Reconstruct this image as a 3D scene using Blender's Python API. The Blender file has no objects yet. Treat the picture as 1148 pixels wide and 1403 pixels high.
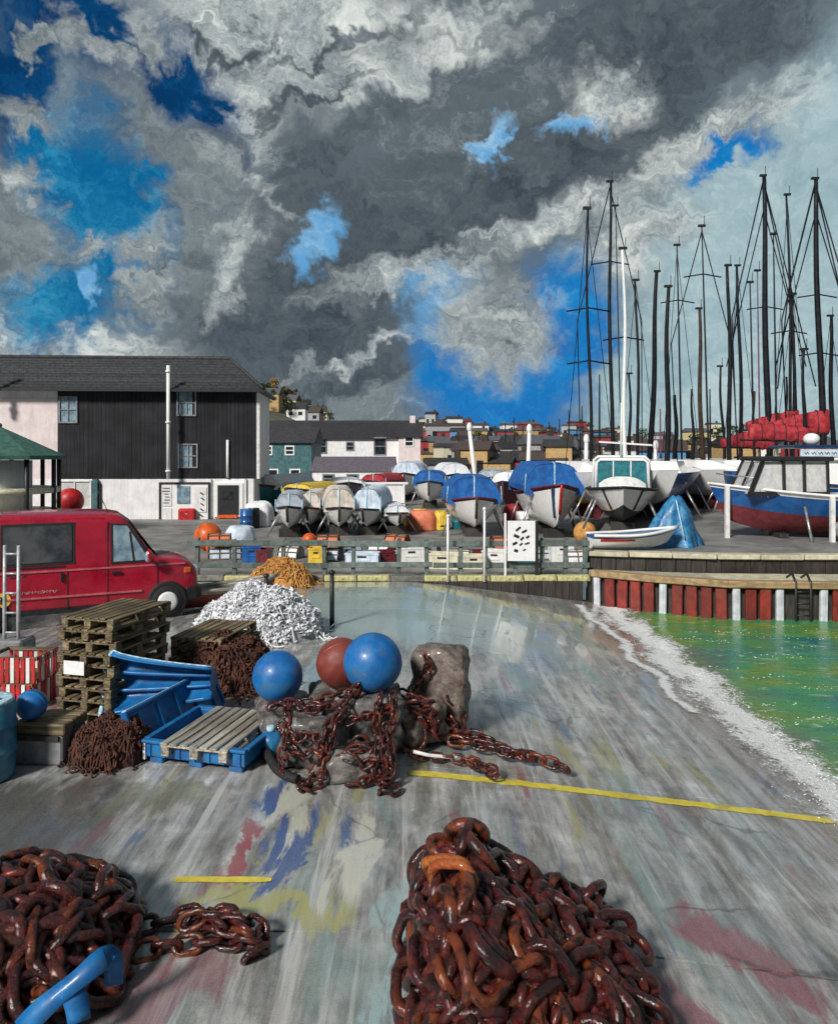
import bpy, bmesh, math, random
from math import sin, cos, pi, radians, atan2, sqrt
from mathutils import Vector, Matrix, Euler, noise as mnoise

sc = bpy.context.scene
COL = sc.collection
F = 1013.3          # focal length in photograph pixels
HZ = 3.4            # eye height above the quay
HY = 620.0          # row of the horizon in the photograph

# ------------------------------------------------------------------ camera
cam_d = bpy.data.cameras.new('camera')
cam = bpy.data.objects.new('camera', cam_d)
COL.objects.link(cam)
cam.location = (0, 0, HZ)
cam.rotation_euler = (radians(90), 0, 0)
cam_d.sensor_width = 36
cam_d.sensor_fit = 'AUTO'
cam_d.lens = 26.0
cam_d.shift_y = -(701.5 - HY) / 1403
cam_d.clip_start = 0.05
cam_d.clip_end = 6000
sc.camera = cam

# ------------------------------------------------------------------ exposure
sc.view_settings.view_transform = 'Standard'
sc.view_settings.look = 'None'
sc.view_settings.gamma = 1
sc.view_settings.use_curve_mapping = False
sc.view_settings.exposure = 1.5
EXPK = 2 ** 1.5


def lin(c):
    c = c / 255.0
    return c / 12.92 if c <= 0.04045 else ((c + 0.055) / 1.055) ** 2.4


def C(r, g, b):
    return (lin(r), lin(g), lin(b), 1)


def pdir(px, py):
    return Vector(((px - 574) / F, 1.0, (HY - py) / F)).normalized()


# ------------------------------------------------------------------ sky
world = bpy.data.worlds.new('World')
sc.world = world
world.use_nodes = True
wt = world.node_tree
wt.nodes.clear()


class NT:
    """small node-graph helper"""

    def __init__(self, tree):
        self.t = tree

    def new(self, typ, **kw):
        n = self.t.nodes.new(typ)
        for k, v in kw.items():
            setattr(n, k, v)
        return n

    def link(self, a, b):
        self.t.links.new(a, b)

    def setin(self, sock, v):
        if isinstance(v, bpy.types.NodeSocket):
            self.t.links.new(v, sock)
        else:
            sock.default_value = v

    def math(self, op, a, b=None, clamp=False):
        n = self.new('ShaderNodeMath', operation=op, use_clamp=clamp)
        self.setin(n.inputs[0], a)
        if b is not None:
            self.setin(n.inputs[1], b)
        return n.outputs[0]

    def vmath(self, op, a, b=None):
        n = self.new('ShaderNodeVectorMath', operation=op)
        self.setin(n.inputs[0], a)
        if b is not None:
            if op == 'SCALE':
                self.setin(n.inputs['Scale'], b)
            else:
                self.setin(n.inputs[1], b)
        return n.outputs['Value'] if op in ('LENGTH', 'DOT_PRODUCT') else n.outputs[0]

    def noise(self, vec, scale, detail=4, rough=.55, dist=0.0, out=0):
        n = self.new('ShaderNodeTexNoise')
        if vec is not None:
            self.link(vec, n.inputs['Vector'])
        n.inputs['Scale'].default_value = scale
        n.inputs['Detail'].default_value = detail
        n.inputs['Roughness'].default_value = rough
        n.inputs['Distortion'].default_value = dist
        return n.outputs[out]

    def mrange(self, v, a, b, c=0.0, d=1.0, smooth=True):
        n = self.new('ShaderNodeMapRange')
        n.interpolation_type = 'SMOOTHSTEP' if smooth else 'LINEAR'
        n.clamp = True
        self.setin(n.inputs[0], v)
        for i, q in enumerate((a, b, c, d)):
            self.setin(n.inputs[i + 1], q)
        return n.outputs[0]

    def mix(self, f, a, b, blend='MIX'):
        n = self.new('ShaderNodeMix', data_type='RGBA', blend_type=blend)
        self.setin(n.inputs[0], f)
        self.setin(n.inputs[6], a)
        self.setin(n.inputs[7], b)
        return n.outputs[2]

    def mapping(self, vec, loc=(0, 0, 0), rot=(0, 0, 0), scale=(1, 1, 1), typ='POINT'):
        n = self.new('ShaderNodeMapping', vector_type=typ)
        self.link(vec, n.inputs[0])
        n.inputs[1].default_value = loc
        n.inputs[2].default_value = rot
        n.inputs[3].default_value = scale
        return n.outputs[0]

    def ramp(self, f, stops):
        n = self.new('ShaderNodeValToRGB')
        self.setin(n.inputs[0], f)
        el = n.color_ramp.elements
        while len(el) < len(stops):
            el.new(0.5)
        for e, (p, c) in zip(el, stops):
            e.position = p
            e.color = c if len(c) == 4 else (*c, 1)
        return n.outputs[0]


W = NT(wt)
SKY_STRENGTH = 0.1
SUN_EL, SUN_ROT = radians(35), radians(-146)


def SC(r, g, b, k=1.0):      # radiance of a cloud or gap
    k = k / EXPK / SKY_STRENGTH
    return (lin(r) * k, lin(g) * k, lin(b) * k, 1)


nish = W.new('ShaderNodeTexSky', sky_type='NISHITA')
nish.sun_disc = False
nish.sun_elevation = SUN_EL
nish.sun_rotation = SUN_ROT
geo = W.new('ShaderNodeTexCoord')
D = geo.outputs['Generated']
n1 = W.noise(D, 3.6, 3, .5, 0, 1)
n2 = W.noise(D, 14, 4, .6, 0.4, 1)
n3 = W.noise(D, 46, 3, .6, 0.3, 1)
wv = W.vmath('SCALE', W.vmath('SUBTRACT', n1, (.5, .5, .5)), 0.20)
wv2 = W.vmath('SCALE', W.vmath('SUBTRACT', n2, (.5, .5, .5)), 0.115)
wv3 = W.vmath('SCALE', W.vmath('SUBTRACT', n3, (.5, .5, .5)), 0.045)
DW = W.vmath('ADD', W.vmath('ADD', D, wv), W.vmath('ADD', wv2, wv3))
DS = W.vmath('ADD', W.vmath('ADD', D, W.vmath('SCALE', wv, .25)), W.vmath('ADD', wv2, wv3))


def blob(px, py, rx, ry, ang=0, edge=.35, vec=None):
    """soft ellipse of cloud (or gap) in one direction of the sky"""
    c = pdir(px, py)
    a = radians(ang)
    u = pdir(px + rx * cos(a), py - rx * sin(a)) - c
    v = pdir(px + ry * sin(a), py + ry * cos(a)) - c
    ru, rv = u.length, v.length
    e1 = u.normalized()
    e3 = c
    e2 = e3.cross(e1).normalized()
    e1 = e2.cross(e3).normalized()
    M = Matrix((e1, e2, e3)).transposed()
    m = W.mapping(vec or DS, tuple(c), tuple(M.to_euler()), (ru, rv, 0.45), 'TEXTURE')
    return W.mrange(W.vmath('LENGTH', m), 1.0 + edge, 1.0 - edge)


def union(bl):
    o = bl[0]
    for b in bl[1:]:
        o = W.math('MAXIMUM', o, b)
    return o


# cloud deck: grey folds everywhere
folds = W.noise(DW, 3.2, 8, .62, 1.3)
fine = W.noise(DS, 11, 8, .68, 1.1)
brush = W.noise(W.mapping(DS, rot=(0, radians(-22), 0), scale=(.8, .8, 2.7)), 13, 8, .70, 1.2)
fv = W.math('ADD', W.math('ADD', W.math('MULTIPLY', folds, .30), W.math('MULTIPLY', fine, .32)), W.math('MULTIPLY', brush, .38))
DARK, MID, PALE, CREAM = SC(54, 65, 74), SC(98, 110, 117), SC(142, 154, 160), SC(200, 209, 210)
deck = W.ramp(fv, [(.32, DARK), (.45, MID), (.55, MID), (.62, PALE), (.70, CREAM)])
gdark = W.ramp(fv, [(.34, SC(38, 47, 56)), (.44, SC(70, 80, 88)), (.55, SC(92, 102, 109)), (.62, SC(122, 132, 138)), (.70, SC(184, 192, 195))])
gpale = W.ramp(fv, [(.34, SC(62, 74, 81)), (.42, SC(112, 123, 128)), (.49, SC(164, 173, 174)), (.56, SC(208, 214, 210)), (.64, SC(242, 243, 237))])
gaqua = W.ramp(fv, [(.32, SC(130, 158, 168)), (.5, SC(160, 186, 193)), (.62, SC(190, 209, 211)), (.74, SC(220, 229, 227))])
gmid = W.ramp(fv, [(.33, SC(66, 78, 86)), (.44, SC(100, 112, 118)), (.54, SC(128, 139, 143)), (.62, SC(168, 178, 181)), (.70, SC(216, 222, 221))])
gq = W.mrange(fv, .44, .64)
clear_hi = W.mix(.008, W.mix(gq, SC(0, 52, 98), SC(6, 84, 134)), nish.outputs[0])
clear_mid = W.mix(.008, W.mix(gq, SC(0, 98, 148), SC(44, 142, 182)), nish.outputs[0])
clear_lo = W.mix(.008, W.mix(gq, SC(0, 110, 184), SC(36, 142, 202)), nish.outputs[0])
clear_pale = W.mix(.01, W.mix(gq, SC(96, 160, 208), SC(160, 200, 226)), nish.outputs[0])

s = deck
# pale aqua veil on the right
s = W.mix(union([blob(1060, 400, 260, 260, 0, .5), blob(1160, 150, 130, 150, 0, .6), blob(960, 560, 190, 130, 0, .5)]), s, gaqua)
# dark decks
s = W.mix(union([blob(720, 230, 300, 95, 20, .4), blob(900, 55, 270, 85, 8, .4), blob(460, 380, 190, 120, 20, .4),
                 blob(420, 470, 140, 60, 0, .4), blob(620, 60, 80, 45, 0, .5), blob(330, 420, 90, 80, 0, .5)]), s, gdark)
s = W.mix(union([blob(240, 300, 120, 130, 0, .4), blob(30, 320, 95, 150, 0, .35), blob(90, 150, 90, 70, 0, .4), blob(230, 190, 70, 50, -30, .4), blob(520, 555, 230, 40, 0, .5)]), s, gmid)
# pale folds
s = W.mix(union([blob(330, 60, 150, 110, 0, .5), blob(520, 105, 180, 26, 18, .6), blob(450, 30, 150, 50, 0, .6), blob(830, 120, 60, 38, 20, .5),
                 blob(800, 285, 190, 22, 26, .6), blob(960, 200, 150, 28, 30, .6), blob(570, 375, 120, 22, 12, .6),
                 blob(90, 490, 140, 40, 0, .5), blob(340, 150, 45, 60, 20, .5), blob(640, 20, 60, 22, 30, .5), blob(870, 330, 80, 40, 20, .6),
                 blob(320, 370, 22, 70, -20, .6), blob(690, 330, 130, 11, 24, .7), blob(600, 385, 100, 9, 14, .7), blob(880, 235, 130, 13, 32, .7), blob(500, 480, 90, 9, 16, .7),
                 blob(330, 245, 60, 10, -35, .7), blob(250, 130, 60, 14, -45, .7), blob(590, 75, 110, 11, 14, .7)]), s, gpale)
s = W.mix(union([blob(560, 150, 150, 20, 22, .6), blob(430, 225, 90, 18, 30, .6), blob(470, 70, 120, 10, 20, .7), blob(330, 95, 70, 9, 35, .7), blob(270, 60, 50, 10, -50, .7), blob(420, 155, 90, 9, 28, .7), blob(480, 520, 90, 10, 15, .7), blob(640, 300, 110, 12, 24, .7)]), s, gdark)
# clear gaps
s = W.mix(union([blob(110, 25, 135, 62, -20, .45), blob(220, 100, 135, 38, -42, .45), blob(15, 100, 55, 85, 0, .45), blob(285, 165, 45, 18, -20, .5)]), s, clear_hi)
s = W.mix(union([blob(145, 295, 70, 140, 6, .45), blob(85, 425, 90, 50, 15, .5), blob(70, 205, 60, 26, -40, .55), blob(205, 250, 40, 22, 20, .6)]), s, clear_mid)
s = W.mix(union([blob(690, 545, 120, 66, 0, .45), blob(768, 480, 62, 110, 0, .45), blob(620, 500, 60, 60, 0, .5), blob(985, 222, 62, 15, 32, .5)]), s, clear_lo)
s = W.mix(union([blob(122, 402, 26, 28, 0, .3), blob(430, 330, 28, 40, 0, .4), blob(672, 200, 20, 38, 0, .4), blob(775, 165, 45, 14, 15, .5), blob(610, 425, 50, 40, 0, .6)]), s, clear_pale)
# scraps of cloud in the gaps
s = W.mix(union([blob(675, 450, 78, 66, -10, .45), blob(95, 45, 38, 30, -30, .4), blob(45, 60, 24, 16, 0, .4), blob(205, 395, 26, 50, 0, .4), blob(190, 45, 26, 60, 20, .4), blob(120, 335, 34, 22, 30, .6), blob(190, 330, 30, 26, -20, .6), blob(60, 250, 26, 30, 0, .6), blob(45, 150, 40, 22, -30, .6), blob(150, 75, 40, 14, -40, .6)]), s,
          W.mix(.5, gpale, gmid))
bg = W.new('ShaderNodeBackground')
W.link(s, bg.inputs[0])
bg.inputs[1].default_value = SKY_STRENGTH
wo = W.new('ShaderNodeOutputWorld')
W.link(bg.outputs[0], wo.inputs[0])
world.cycles.sampling_method = 'MANUAL'
world.cycles.sample_map_resolution = 512

# ------------------------------------------------------------------ sun behind cloud
sun_d = bpy.data.lights.new('sun', 'SUN')
sun_d.energy = 1.5
sun_d.angle = radians(10)
sun_d.color = (1, .955, .89)
sun = bpy.data.objects.new('sun', sun_d)
COL.objects.link(sun)
sv = Vector((sin(SUN_ROT) * cos(SUN_EL), cos(SUN_ROT) * cos(SUN_EL), sin(SUN_EL)))
sun.rotation_euler = sv.to_track_quat('Z', 'Y').to_euler()
sun.location = sv * 60


# ------------------------------------------------------------------ helpers
def P(px, py, z=0.0):
    """point at height z seen at photo pixel (px, py)"""
    d = F * (HZ - z) / (py - HY)
    return Vector(((px - 574) / F * d, d, z))


def Q(px, py, d):
    """point at distance d seen at photo pixel"""
    return Vector(((px - 574) / F * d, d, HZ - (py - HY) / F * d))


def tag(o, label=None, cat=None, group=None, kind=None):
    if label:
        o['label'] = label
    if cat:
        o['category'] = cat
    if group:
        o['group'] = group
    if kind:
        o['kind'] = kind
    return o


def thing(name, label, cat, loc=(0, 0, 0), rz=0.0, group=None):
    o = bpy.data.objects.new(name, None)
    o.empty_display_size = .2
    COL.objects.link(o)
    o.location = loc
    o.rotation_euler = (0, 0, rz)
    return tag(o, label, cat, group)


def inst(name, mesh, parent=None, mw=None):
    o = bpy.data.objects.new(name, mesh)
    COL.objects.link(o)
    if parent is not None:
        o.parent = parent
    if mw is not None:
        o.matrix_basis = mw
    return o


def copy_thing(src, loc, rz, label, kids, group=None, tilt=(0, 0)):
    r = src.copy()
    COL.objects.link(r)
    r.location = loc
    r.rotation_euler = (tilt[0], tilt[1], rz)
    r['label'] = label
    if group:
        r['group'] = group
    for ch, sub in kids:
        c = ch.copy()
        COL.objects.link(c)
        c.parent = r
        for g in sub:
            d = g.copy()
            COL.objects.link(d)
            d.parent = c
    return r


def frames(pts, closed=False):
    n = len(pts)
    T = []
    for i in range(n):
        if closed:
            t = pts[(i + 1) % n] - pts[i - 1]
        else:
            t = pts[min(i + 1, n - 1)] - pts[max(i - 1, 0)]
        T.append(t.normalized())
    up = Vector((0, 0, 1)) if abs(T[0].z) < .9 else Vector((1, 0, 0))
    u = T[0].cross(up).normalized()
    out = []
    for t in T:
        u = (u - t * u.dot(t))
        u = u.normalized() if u.length > 1e-6 else t.orthogonal().normalized()
        out.append((u, t.cross(u)))
    return T, out


class MB:
    def __init__(self):
        self.v, self.f, self.m, self.s = [], [], [], []

    def face(self, idx, mi=0, sm=False):
        self.f.append(tuple(idx))
        self.m.append(mi)
        self.s.append(sm)

    def box(self, c, sz, rz=0.0, mi=0, R=None, taper=1.0):
        c = Vector(c)
        M = R if R is not None else Matrix.Rotation(rz, 3, 'Z')
        b = len(self.v)
        for z in (-.5, .5):
            k = taper if z > 0 else 1
            for x, y in ((-.5, -.5), (.5, -.5), (.5, .5), (-.5, .5)):
                self.v.append(c + M @ Vector((x * sz[0] * k, y * sz[1] * k, z * sz[2])))
        for q in ((0, 3, 2, 1), (4, 5, 6, 7), (0, 1, 5, 4), (1, 2, 6, 5), (2, 3, 7, 6), (3, 0, 4, 7)):
            self.face([b + i for i in q], mi)
        return self

    def bar(self, p0, p1, w, h, mi=0, roll=0.0):
        p0, p1 = Vector(p0), Vector(p1)
        t = (p1 - p0)
        R = t.to_track_quat('X', 'Z').to_matrix() @ Matrix.Rotation(roll, 3, 'X')
        return self.box((p0 + p1) / 2, (t.length, w, h), R=R, mi=mi)

    def tube(self, pts, r, n=8, closed=False, mi=0, caps=True, sm=True, flat=1.0):
        pts = [Vector(p) for p in pts]
        rr = r if isinstance(r, (list, tuple)) else [r] * len(pts)
        T, fr = frames(pts, closed)
        b = len(self.v)
        for p, (u, w), q in zip(pts, fr, rr):
            for k in range(n):
                a = 2 * pi * k / n
                self.v.append(p + (u * cos(a) + w * sin(a) * flat) * q)
        m = len(pts)
        for i in range(m if closed else m - 1):
            j = (i + 1) % m
            for k in range(n):
                l = (k + 1) % n
                self.face((b + i * n + k, b + i * n + l, b + j * n + l, b + j * n + k), mi, sm)
        if caps and not closed:
            self.face([b + k for k in range(n)][::-1], mi)
            self.face([b + (m - 1) * n + k for k in range(n)], mi)
        return self

    def cyl(self, p0, p1, r0, r1=None, n=12, mi=0, sm=True):
        r1 = r0 if r1 is None else r1
        return self.tube([p0, p1], [r0, r1], n, mi=mi, sm=sm)

    def lathe(self, c, prof, n=20, mi=0, axis='Z', sm=True):
        c = Vector(c)
        b = len(self.v)
        for r, z in prof:
            for k in range(n):
                a = 2 * pi * k / n
                q = Vector((r * cos(a), r * sin(a), z))
                if axis == 'Y':
                    q = Vector((q.x, q.z, q.y))
                elif axis == 'X':
                    q = Vector((q.z, q.x, q.y))
                self.v.append(c + q)
        for i in range(len(prof) - 1):
            for k in range(n):
                l = (k + 1) % n
                self.face((b + i * n + k, b + i * n + l, b + (i + 1) * n + l, b + (i + 1) * n + k), mi, sm)
        self.face([b + k for k in range(n)][::-1], mi)
        self.face([b + (len(prof) - 1) * n + k for k in range(n)], mi)
        return self

    def ball(self, c, r, n=16, m=10, mi=0, sc_=(1, 1, 1)):
        c = Vector(c)
        prof = [(max(1e-4, sin(pi * i / m)) * r, -cos(pi * i / m) * r) for i in range(m + 1)]
        b = len(self.v)
        self.lathe((0, 0, 0), prof, n, mi)
        for i in range(b, len(self.v)):
            q = self.v[i]
            self.v[i] = c + Vector((q.x * sc_[0], q.y * sc_[1], q.z * sc_[2]))
        return self

    def prism(self, poly, z0, z1, mi=0, M=None):
        b = len(self.v)
        n = len(poly)
        for z in (z0, z1):
            for x, y in poly:
                q = Vector((x, y, z))
                self.v.append(M @ q if M is not None else q)
        self.face([b + i for i in range(n)][::-1], mi)
        self.face([b + n + i for i in range(n)], mi)
        for i in range(n):
            j = (i + 1) % n
            self.face((b + i, b + j, b + n + j, b + n + i), mi)
        return self

    def loft(self, rings, closed=True, caps=True, mi=0, sm=True):
        b = len(self.v)
        n = len(rings[0])
        for r in rings:
            self.v.extend(Vector(p) for p in r)
        for i in range(len(rings) - 1):
            for k in range(n if closed else n - 1):
                l = (k + 1) % n
                self.face((b + i * n + k, b + i * n + l, b + (i + 1) * n + l, b + (i + 1) * n + k), mi, sm)
        if caps:
            self.face([b + k for k in range(n)][::-1], mi, False)
            self.face([b + (len(rings) - 1) * n + k for k in range(n)], mi, False)
        return self

    def grid(self, fn, nu, nv, mi=0, sm=True):
        b = len(self.v)
        for j in range(nv + 1):
            for i in range(nu + 1):
                self.v.append(Vector(fn(i / nu, j / nv)))
        for j in range(nv):
            for i in range(nu):
                a = b + j * (nu + 1) + i
                self.face((a, a + 1, a + nu + 2, a + nu + 1), mi, sm)
        return self

    def mesh(self, name, mats, bevel=0.0, fix=True, seg=1):
        me = bpy.data.meshes.new(name)
        me.from_pydata([tuple(p) for p in self.v], [], self.f)
        me.polygons.foreach_set('material_index', self.m)
        me.polygons.foreach_set('use_smooth', self.s)
        for m in (mats if isinstance(mats, (list, tuple)) else [mats]):
            me.materials.append(m)
        if bevel or fix:
            bm = bmesh.new()
            bm.from_mesh(me)
            if fix:
                bmesh.ops.recalc_face_normals(bm, faces=bm.faces[:])
            if bevel:
                ed = [e for e in bm.edges if len(e.link_faces) == 2 and e.calc_face_angle(0) > .6]
                if ed:
                    bmesh.ops.bevel(bm, geom=ed, offset=bevel, segments=seg, affect='EDGES', profile=.6, clamp_overlap=True)
            bm.to_mesh(me)
            bm.free()
        me.update()
        return me

    def build(self, name, mats, parent=None, loc=None, rz=None, bevel=0.0, fix=True, seg=1, subsurf=0):
        o = inst(name, self.mesh(name, mats, bevel, fix, seg), parent)
        if loc is not None:
            o.location = loc
        if rz is not None:
            o.rotation_euler = (0, 0, rz)
        if subsurf:
            md = o.modifiers.new('Subdivision', 'SUBSURF')
            md.levels = md.render_levels = subsurf
        return o


def mat(name, col, col2=None, rough=.6, metal=0.0, scale=5.0, var=.22, bump=0.0, bscale=40.0, coat=0.0, streak=0.0, rnd=0.0, stretch=(1, 1, 1), grime=None, gamt=.5, gscale=3.0, spec=.5):
    """procedural surface: two tones in noise, run-down streaks, grime patches, fine relief"""
    m = bpy.data.materials.new(name)
    m.use_nodes = True
    t = NT(m.node_tree)
    bs = m.node_tree.nodes['Principled BSDF']
    co = t.new('ShaderNodeTexCoord').outputs['Object']
    oi = t.new('ShaderNodeObjectInfo')
    if rnd > 0:
        co = t.vmath('ADD', co, t.vmath('SCALE', oi.outputs['Location'], .37))
    vv = t.mapping(co, scale=stretch)
    a = col if len(col) == 4 else (*col, 1)
    if col2 is None:
        lo = tuple(c * (1 - var) for c in a[:3]) + (1,)
        hi = tuple(min(1, c * (1 + var)) for c in a[:3]) + (1,)
    else:
        lo, hi = a, (col2 if len(col2) == 4 else (*col2, 1))
    nz = t.noise(vv, scale, 6, .62, .3)
    c = t.mix(t.mrange(nz, .34, .66), lo, hi)
    if grime is not None:
        g = t.noise(vv, gscale, 7, .68, .5)
        c = t.mix(t.math('MULTIPLY', t.mrange(g, .5, .68), gamt), c, grime if len(grime) == 4 else (*grime, 1))
    if streak > 0:
        sn = t.noise(t.mapping(co, scale=(5, 5, .35)), 2.2, 5, .6)
        c = t.mix(t.math('MULTIPLY', t.mrange(sn, .46, .72), streak), c, (.07, .065, .055, 1))
    if rnd > 0:
        k = t.mrange(oi.outputs['Random'], 0, 1, 1 - rnd, 1 + rnd, False)
        c = t.mix(1.0, c, t.vmath('SCALE', (1, 1, 1), k), 'MULTIPLY')
    t.link(c, bs.inputs['Base Color'])
    rn = t.noise(vv, scale * 2.3, 4, .6)
    t.link(t.mrange(rn, .3, .7, max(.03, rough - .14), min(1, rough + .14)), bs.inputs['Roughness'])
    bs.inputs['Metallic'].default_value = metal
    bs.inputs['Coat Weight'].default_value = coat
    bs.inputs['Coat Roughness'].default_value = .12
    bs.inputs['Specular IOR Level'].default_value = spec
    if bump > 0:
        b = t.new('ShaderNodeBump')
        b.inputs['Strength'].default_value = bump
        b.inputs['Distance'].default_value = .02
        t.link(t.noise(vv, bscale, 5, .65), b.inputs['Height'])
        t.link(b.outputs[0], bs.inputs['Normal'])
    return m


M = {}
M['black_timber'] = mat('black_timber', (.012, .013, .017), rough=.6, scale=3, stretch=(1, 1, .3), var=.5, bump=.3, bscale=14, rnd=.25, spec=.3)
M['slate'] = mat('slate', (.038, .042, .047), rough=.55, scale=5, var=.35, bump=.4, bscale=25, rnd=.3)
M['white_wall'] = mat('white_wall', (.80, .79, .80), rough=.8, scale=2, var=.08, streak=.14, bump=.2, bscale=30)
M['pink_wall'] = mat('pink_wall', (.74, .64, .65), rough=.8, scale=2, var=.08, streak=.14, bump=.2, bscale=30)
M['white_paint'] = mat('white_paint', (.76, .76, .75), rough=.45, scale=7, var=.08, streak=.22, grime=(.32, .29, .25), gamt=.35)
M['white_plain'] = mat('white_plain', (.8, .8, .8), rough=.5, scale=8, var=.06)
M['gelcoat'] = mat('gelcoat', (.84, .835, .82), rough=.25, scale=3, var=.04, streak=.08, coat=.4, grime=(.42, .36, .28), gamt=.2)
M['cream'] = mat('cream', (.66, .62, .47), rough=.6, scale=4, var=.15, streak=.3)
M['teal_wall'] = mat('teal_wall', (.045, .13, .145), rough=.7, scale=3, var=.35, streak=.3)
M['teal'] = mat('teal', (.012, .15, .19), rough=.45, scale=6, var=.3, streak=.2, bump=.2, bscale=12)
M['purple_roof'] = mat('purple_roof', (.13, .11, .14), rough=.6, scale=4, var=.25, streak=.3)
M['dark_roof'] = mat('dark_roof', (.03, .03, .034), rough=.7, scale=4, var=.4, rnd=.3)
M['glass_dark'] = mat('glass_dark', (.02, .025, .03), rough=.08, scale=3, var=.5)
M['glass_pale'] = mat('glass_pale', (.46, .47, .48), col2=(.62, .62, .60), rough=.18, scale=5, coat=.5)
M['glass_blue'] = mat('glass_blue', (.12, .2, .27), col2=(.30, .40, .46), rough=.1, scale=4)
M['green_roof'] = mat('green_roof', (.05, .14, .11), rough=.6, scale=4, var=.25, streak=.25)
M['van_red'] = mat('van_red', (.37, .007, .028), rough=.28, scale=1.6, var=.22, coat=.7, grime=(.10, .012, .016), gamt=.45, gscale=1.6)
M['rubber'] = mat('rubber', (.014, .014, .015), rough=.75, scale=20, var=.3)
M['black'] = mat('black', (.014, .015, .017), rough=.5, scale=9, var=.35)
M['steel'] = mat('steel', (.42, .43, .44), rough=.4, metal=.7, scale=9, var=.25)
M['galv'] = mat('galv', (.42, .43, .45), rough=.5, metal=.35, scale=12, var=.2, streak=.2)
M['wood'] = mat('wood', (.085, .06, .033), col2=(.27, .21, .115), rough=.7, scale=3.2, stretch=(.6, 6, 6), bump=.5, bscale=16, rnd=.38, grime=(.03, .024, .018), gamt=.75)
M['wood_pale'] = mat('wood_pale', (.22, .19, .145), col2=(.52, .49, .41), rough=.6, scale=3.2, stretch=(.6, 7, 7), bump=.5, bscale=16, rnd=.3, grime=(.09, .075, .055), gamt=.6, coat=.15)
M['blue'] = mat('blue', (.003, .095, .30), col2=(.006, .18, .46), rough=.48, scale=3.5, bump=.15, bscale=24, coat=.12, grime=(.05, .10, .14), gamt=.6, gscale=5, streak=.2)
M['blue_scuff'] = mat('blue_scuff', (.42, .62, .74), rough=.6, scale=26, var=.4)
M['buoy_blue'] = mat('buoy_blue', (.002, .105, .36), col2=(.012, .17, .46), rough=.48, scale=4, coat=.12, grime=(.075, .13, .17), gamt=.7, gscale=6, bump=.12, bscale=30, streak=.25)
M['buoy_red'] = mat('buoy_red', (.18, .035, .028), col2=(.26, .055, .035), rough=.5, scale=4, grime=(.06, .02, .015), gamt=.5)
M['orange'] = mat('orange', (.62, .10, .012), rough=.45, scale=5, var=.25, streak=.15)
M['yellow'] = mat('yellow', (.70, .48, .05), rough=.5, scale=6, var=.2, streak=.2)
M['red'] = mat('red', (.45, .012, .014), rough=.45, scale=5, var=.28, streak=.2)
M['red_cloth'] = mat('red_cloth', (.22, .006, .012), col2=(.46, .035, .05), rough=.7, scale=4, bump=.4, bscale=9)
M['blue_cloth'] = mat('blue_cloth', (.004, .075, .30), col2=(.012, .14, .44), rough=.55, scale=3.5, bump=.5, bscale=8, streak=.12)
M['blue_tarp'] = mat('blue_tarp', (.008, .10, .26), col2=(.05, .25, .46), rough=.4, scale=5, bump=.5, bscale=10)
M['beige_cloth'] = mat('beige_cloth', (.64, .57, .51), rough=.75, scale=4, var=.2, bump=.5, bscale=8, streak=.25)
M['grey_cloth'] = mat('grey_cloth', (.38, .43, .50), rough=.7, scale=4, var=.25, bump=.5, bscale=8, streak=.25)
M['ice_cloth'] = mat('ice_cloth', (.55, .65, .76), rough=.6, scale=4, var=.2, bump=.5, bscale=8, streak=.2)
M['orange_cloth'] = mat('orange_cloth', (.62, .15, .07), col2=(.72, .24, .14), rough=.7, scale=5, bump=.5, bscale=8)
M['navy'] = mat('navy', (.008, .03, .10), rough=.3, scale=3, var=.3, coat=.5)
M['hull_blue'] = mat('hull_blue', (.006, .07, .26), col2=(.012, .12, .36), rough=.3, scale=2.5, coat=.4, streak=.2)
M['antifoul'] = mat('antifoul', (.13, .012, .018), col2=(.19, .028, .035), rough=.8, scale=4, streak=.3, grime=(.06, .03, .03), gamt=.5)
M['antifoul_dark'] = mat('antifoul_dark', (.028, .035, .036), rough=.8, scale=4, var=.4, streak=.2)
M['maroon'] = mat('maroon', (.11, .008, .016), rough=.5, scale=5, var=.3)
M['mast_dark'] = mat('mast_dark', (.010, .011, .014), rough=.5, scale=3, var=.4, spec=.2)
M['mast_brown'] = mat('mast_brown', (.05, .032, .022), rough=.6, scale=3, var=.4, spec=.2)
M['mast_pink'] = mat('mast_pink', (.16, .05, .10), rough=.6, scale=3, var=.3)
M['rail_green'] = mat('rail_green', (.12, .155, .145), rough=.6, scale=6, var=.35, streak=.3, rnd=.2)
M['tan'] = mat('tan', (.34, .23, .12), rough=.7, scale=4, var=.3, streak=.3, bump=.4, bscale=12, stretch=(.4, 3, 3))
M['stone_cap'] = mat('stone_cap', (.48, .45, .33), rough=.75, scale=5, var=.2, rnd=.18, bump=.3, bscale=20, grime=(.2, .18, .13), gamt=.4)
M['dark_timber'] = mat('dark_timber', (.035, .03, .026), rough=.7, scale=4, stretch=(3, 3, .5), var=.45, rnd=.4, bump=.4)
M['pile_red'] = mat('pile_red', (.16, .014, .012), col2=(.27, .03, .018), rough=.6, scale=5, streak=.35, rnd=.3, grime=(.12, .045, .02), gamt=.5)
M['pile_white'] = mat('pile_white', (.58, .60, .66), rough=.6, scale=6, var=.15, streak=.35)
M['kerb_yellow'] = mat('kerb_yellow', (.50, .48, .22), rough=.65, scale=9, var=.25, grime=(.10, .095, .07), gamt=.85, gscale=3.5)
M['kerb'] = mat('kerb', (.17, .17, .15), rough=.6, scale=8, var=.35, rnd=.25, bump=.3)
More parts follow.
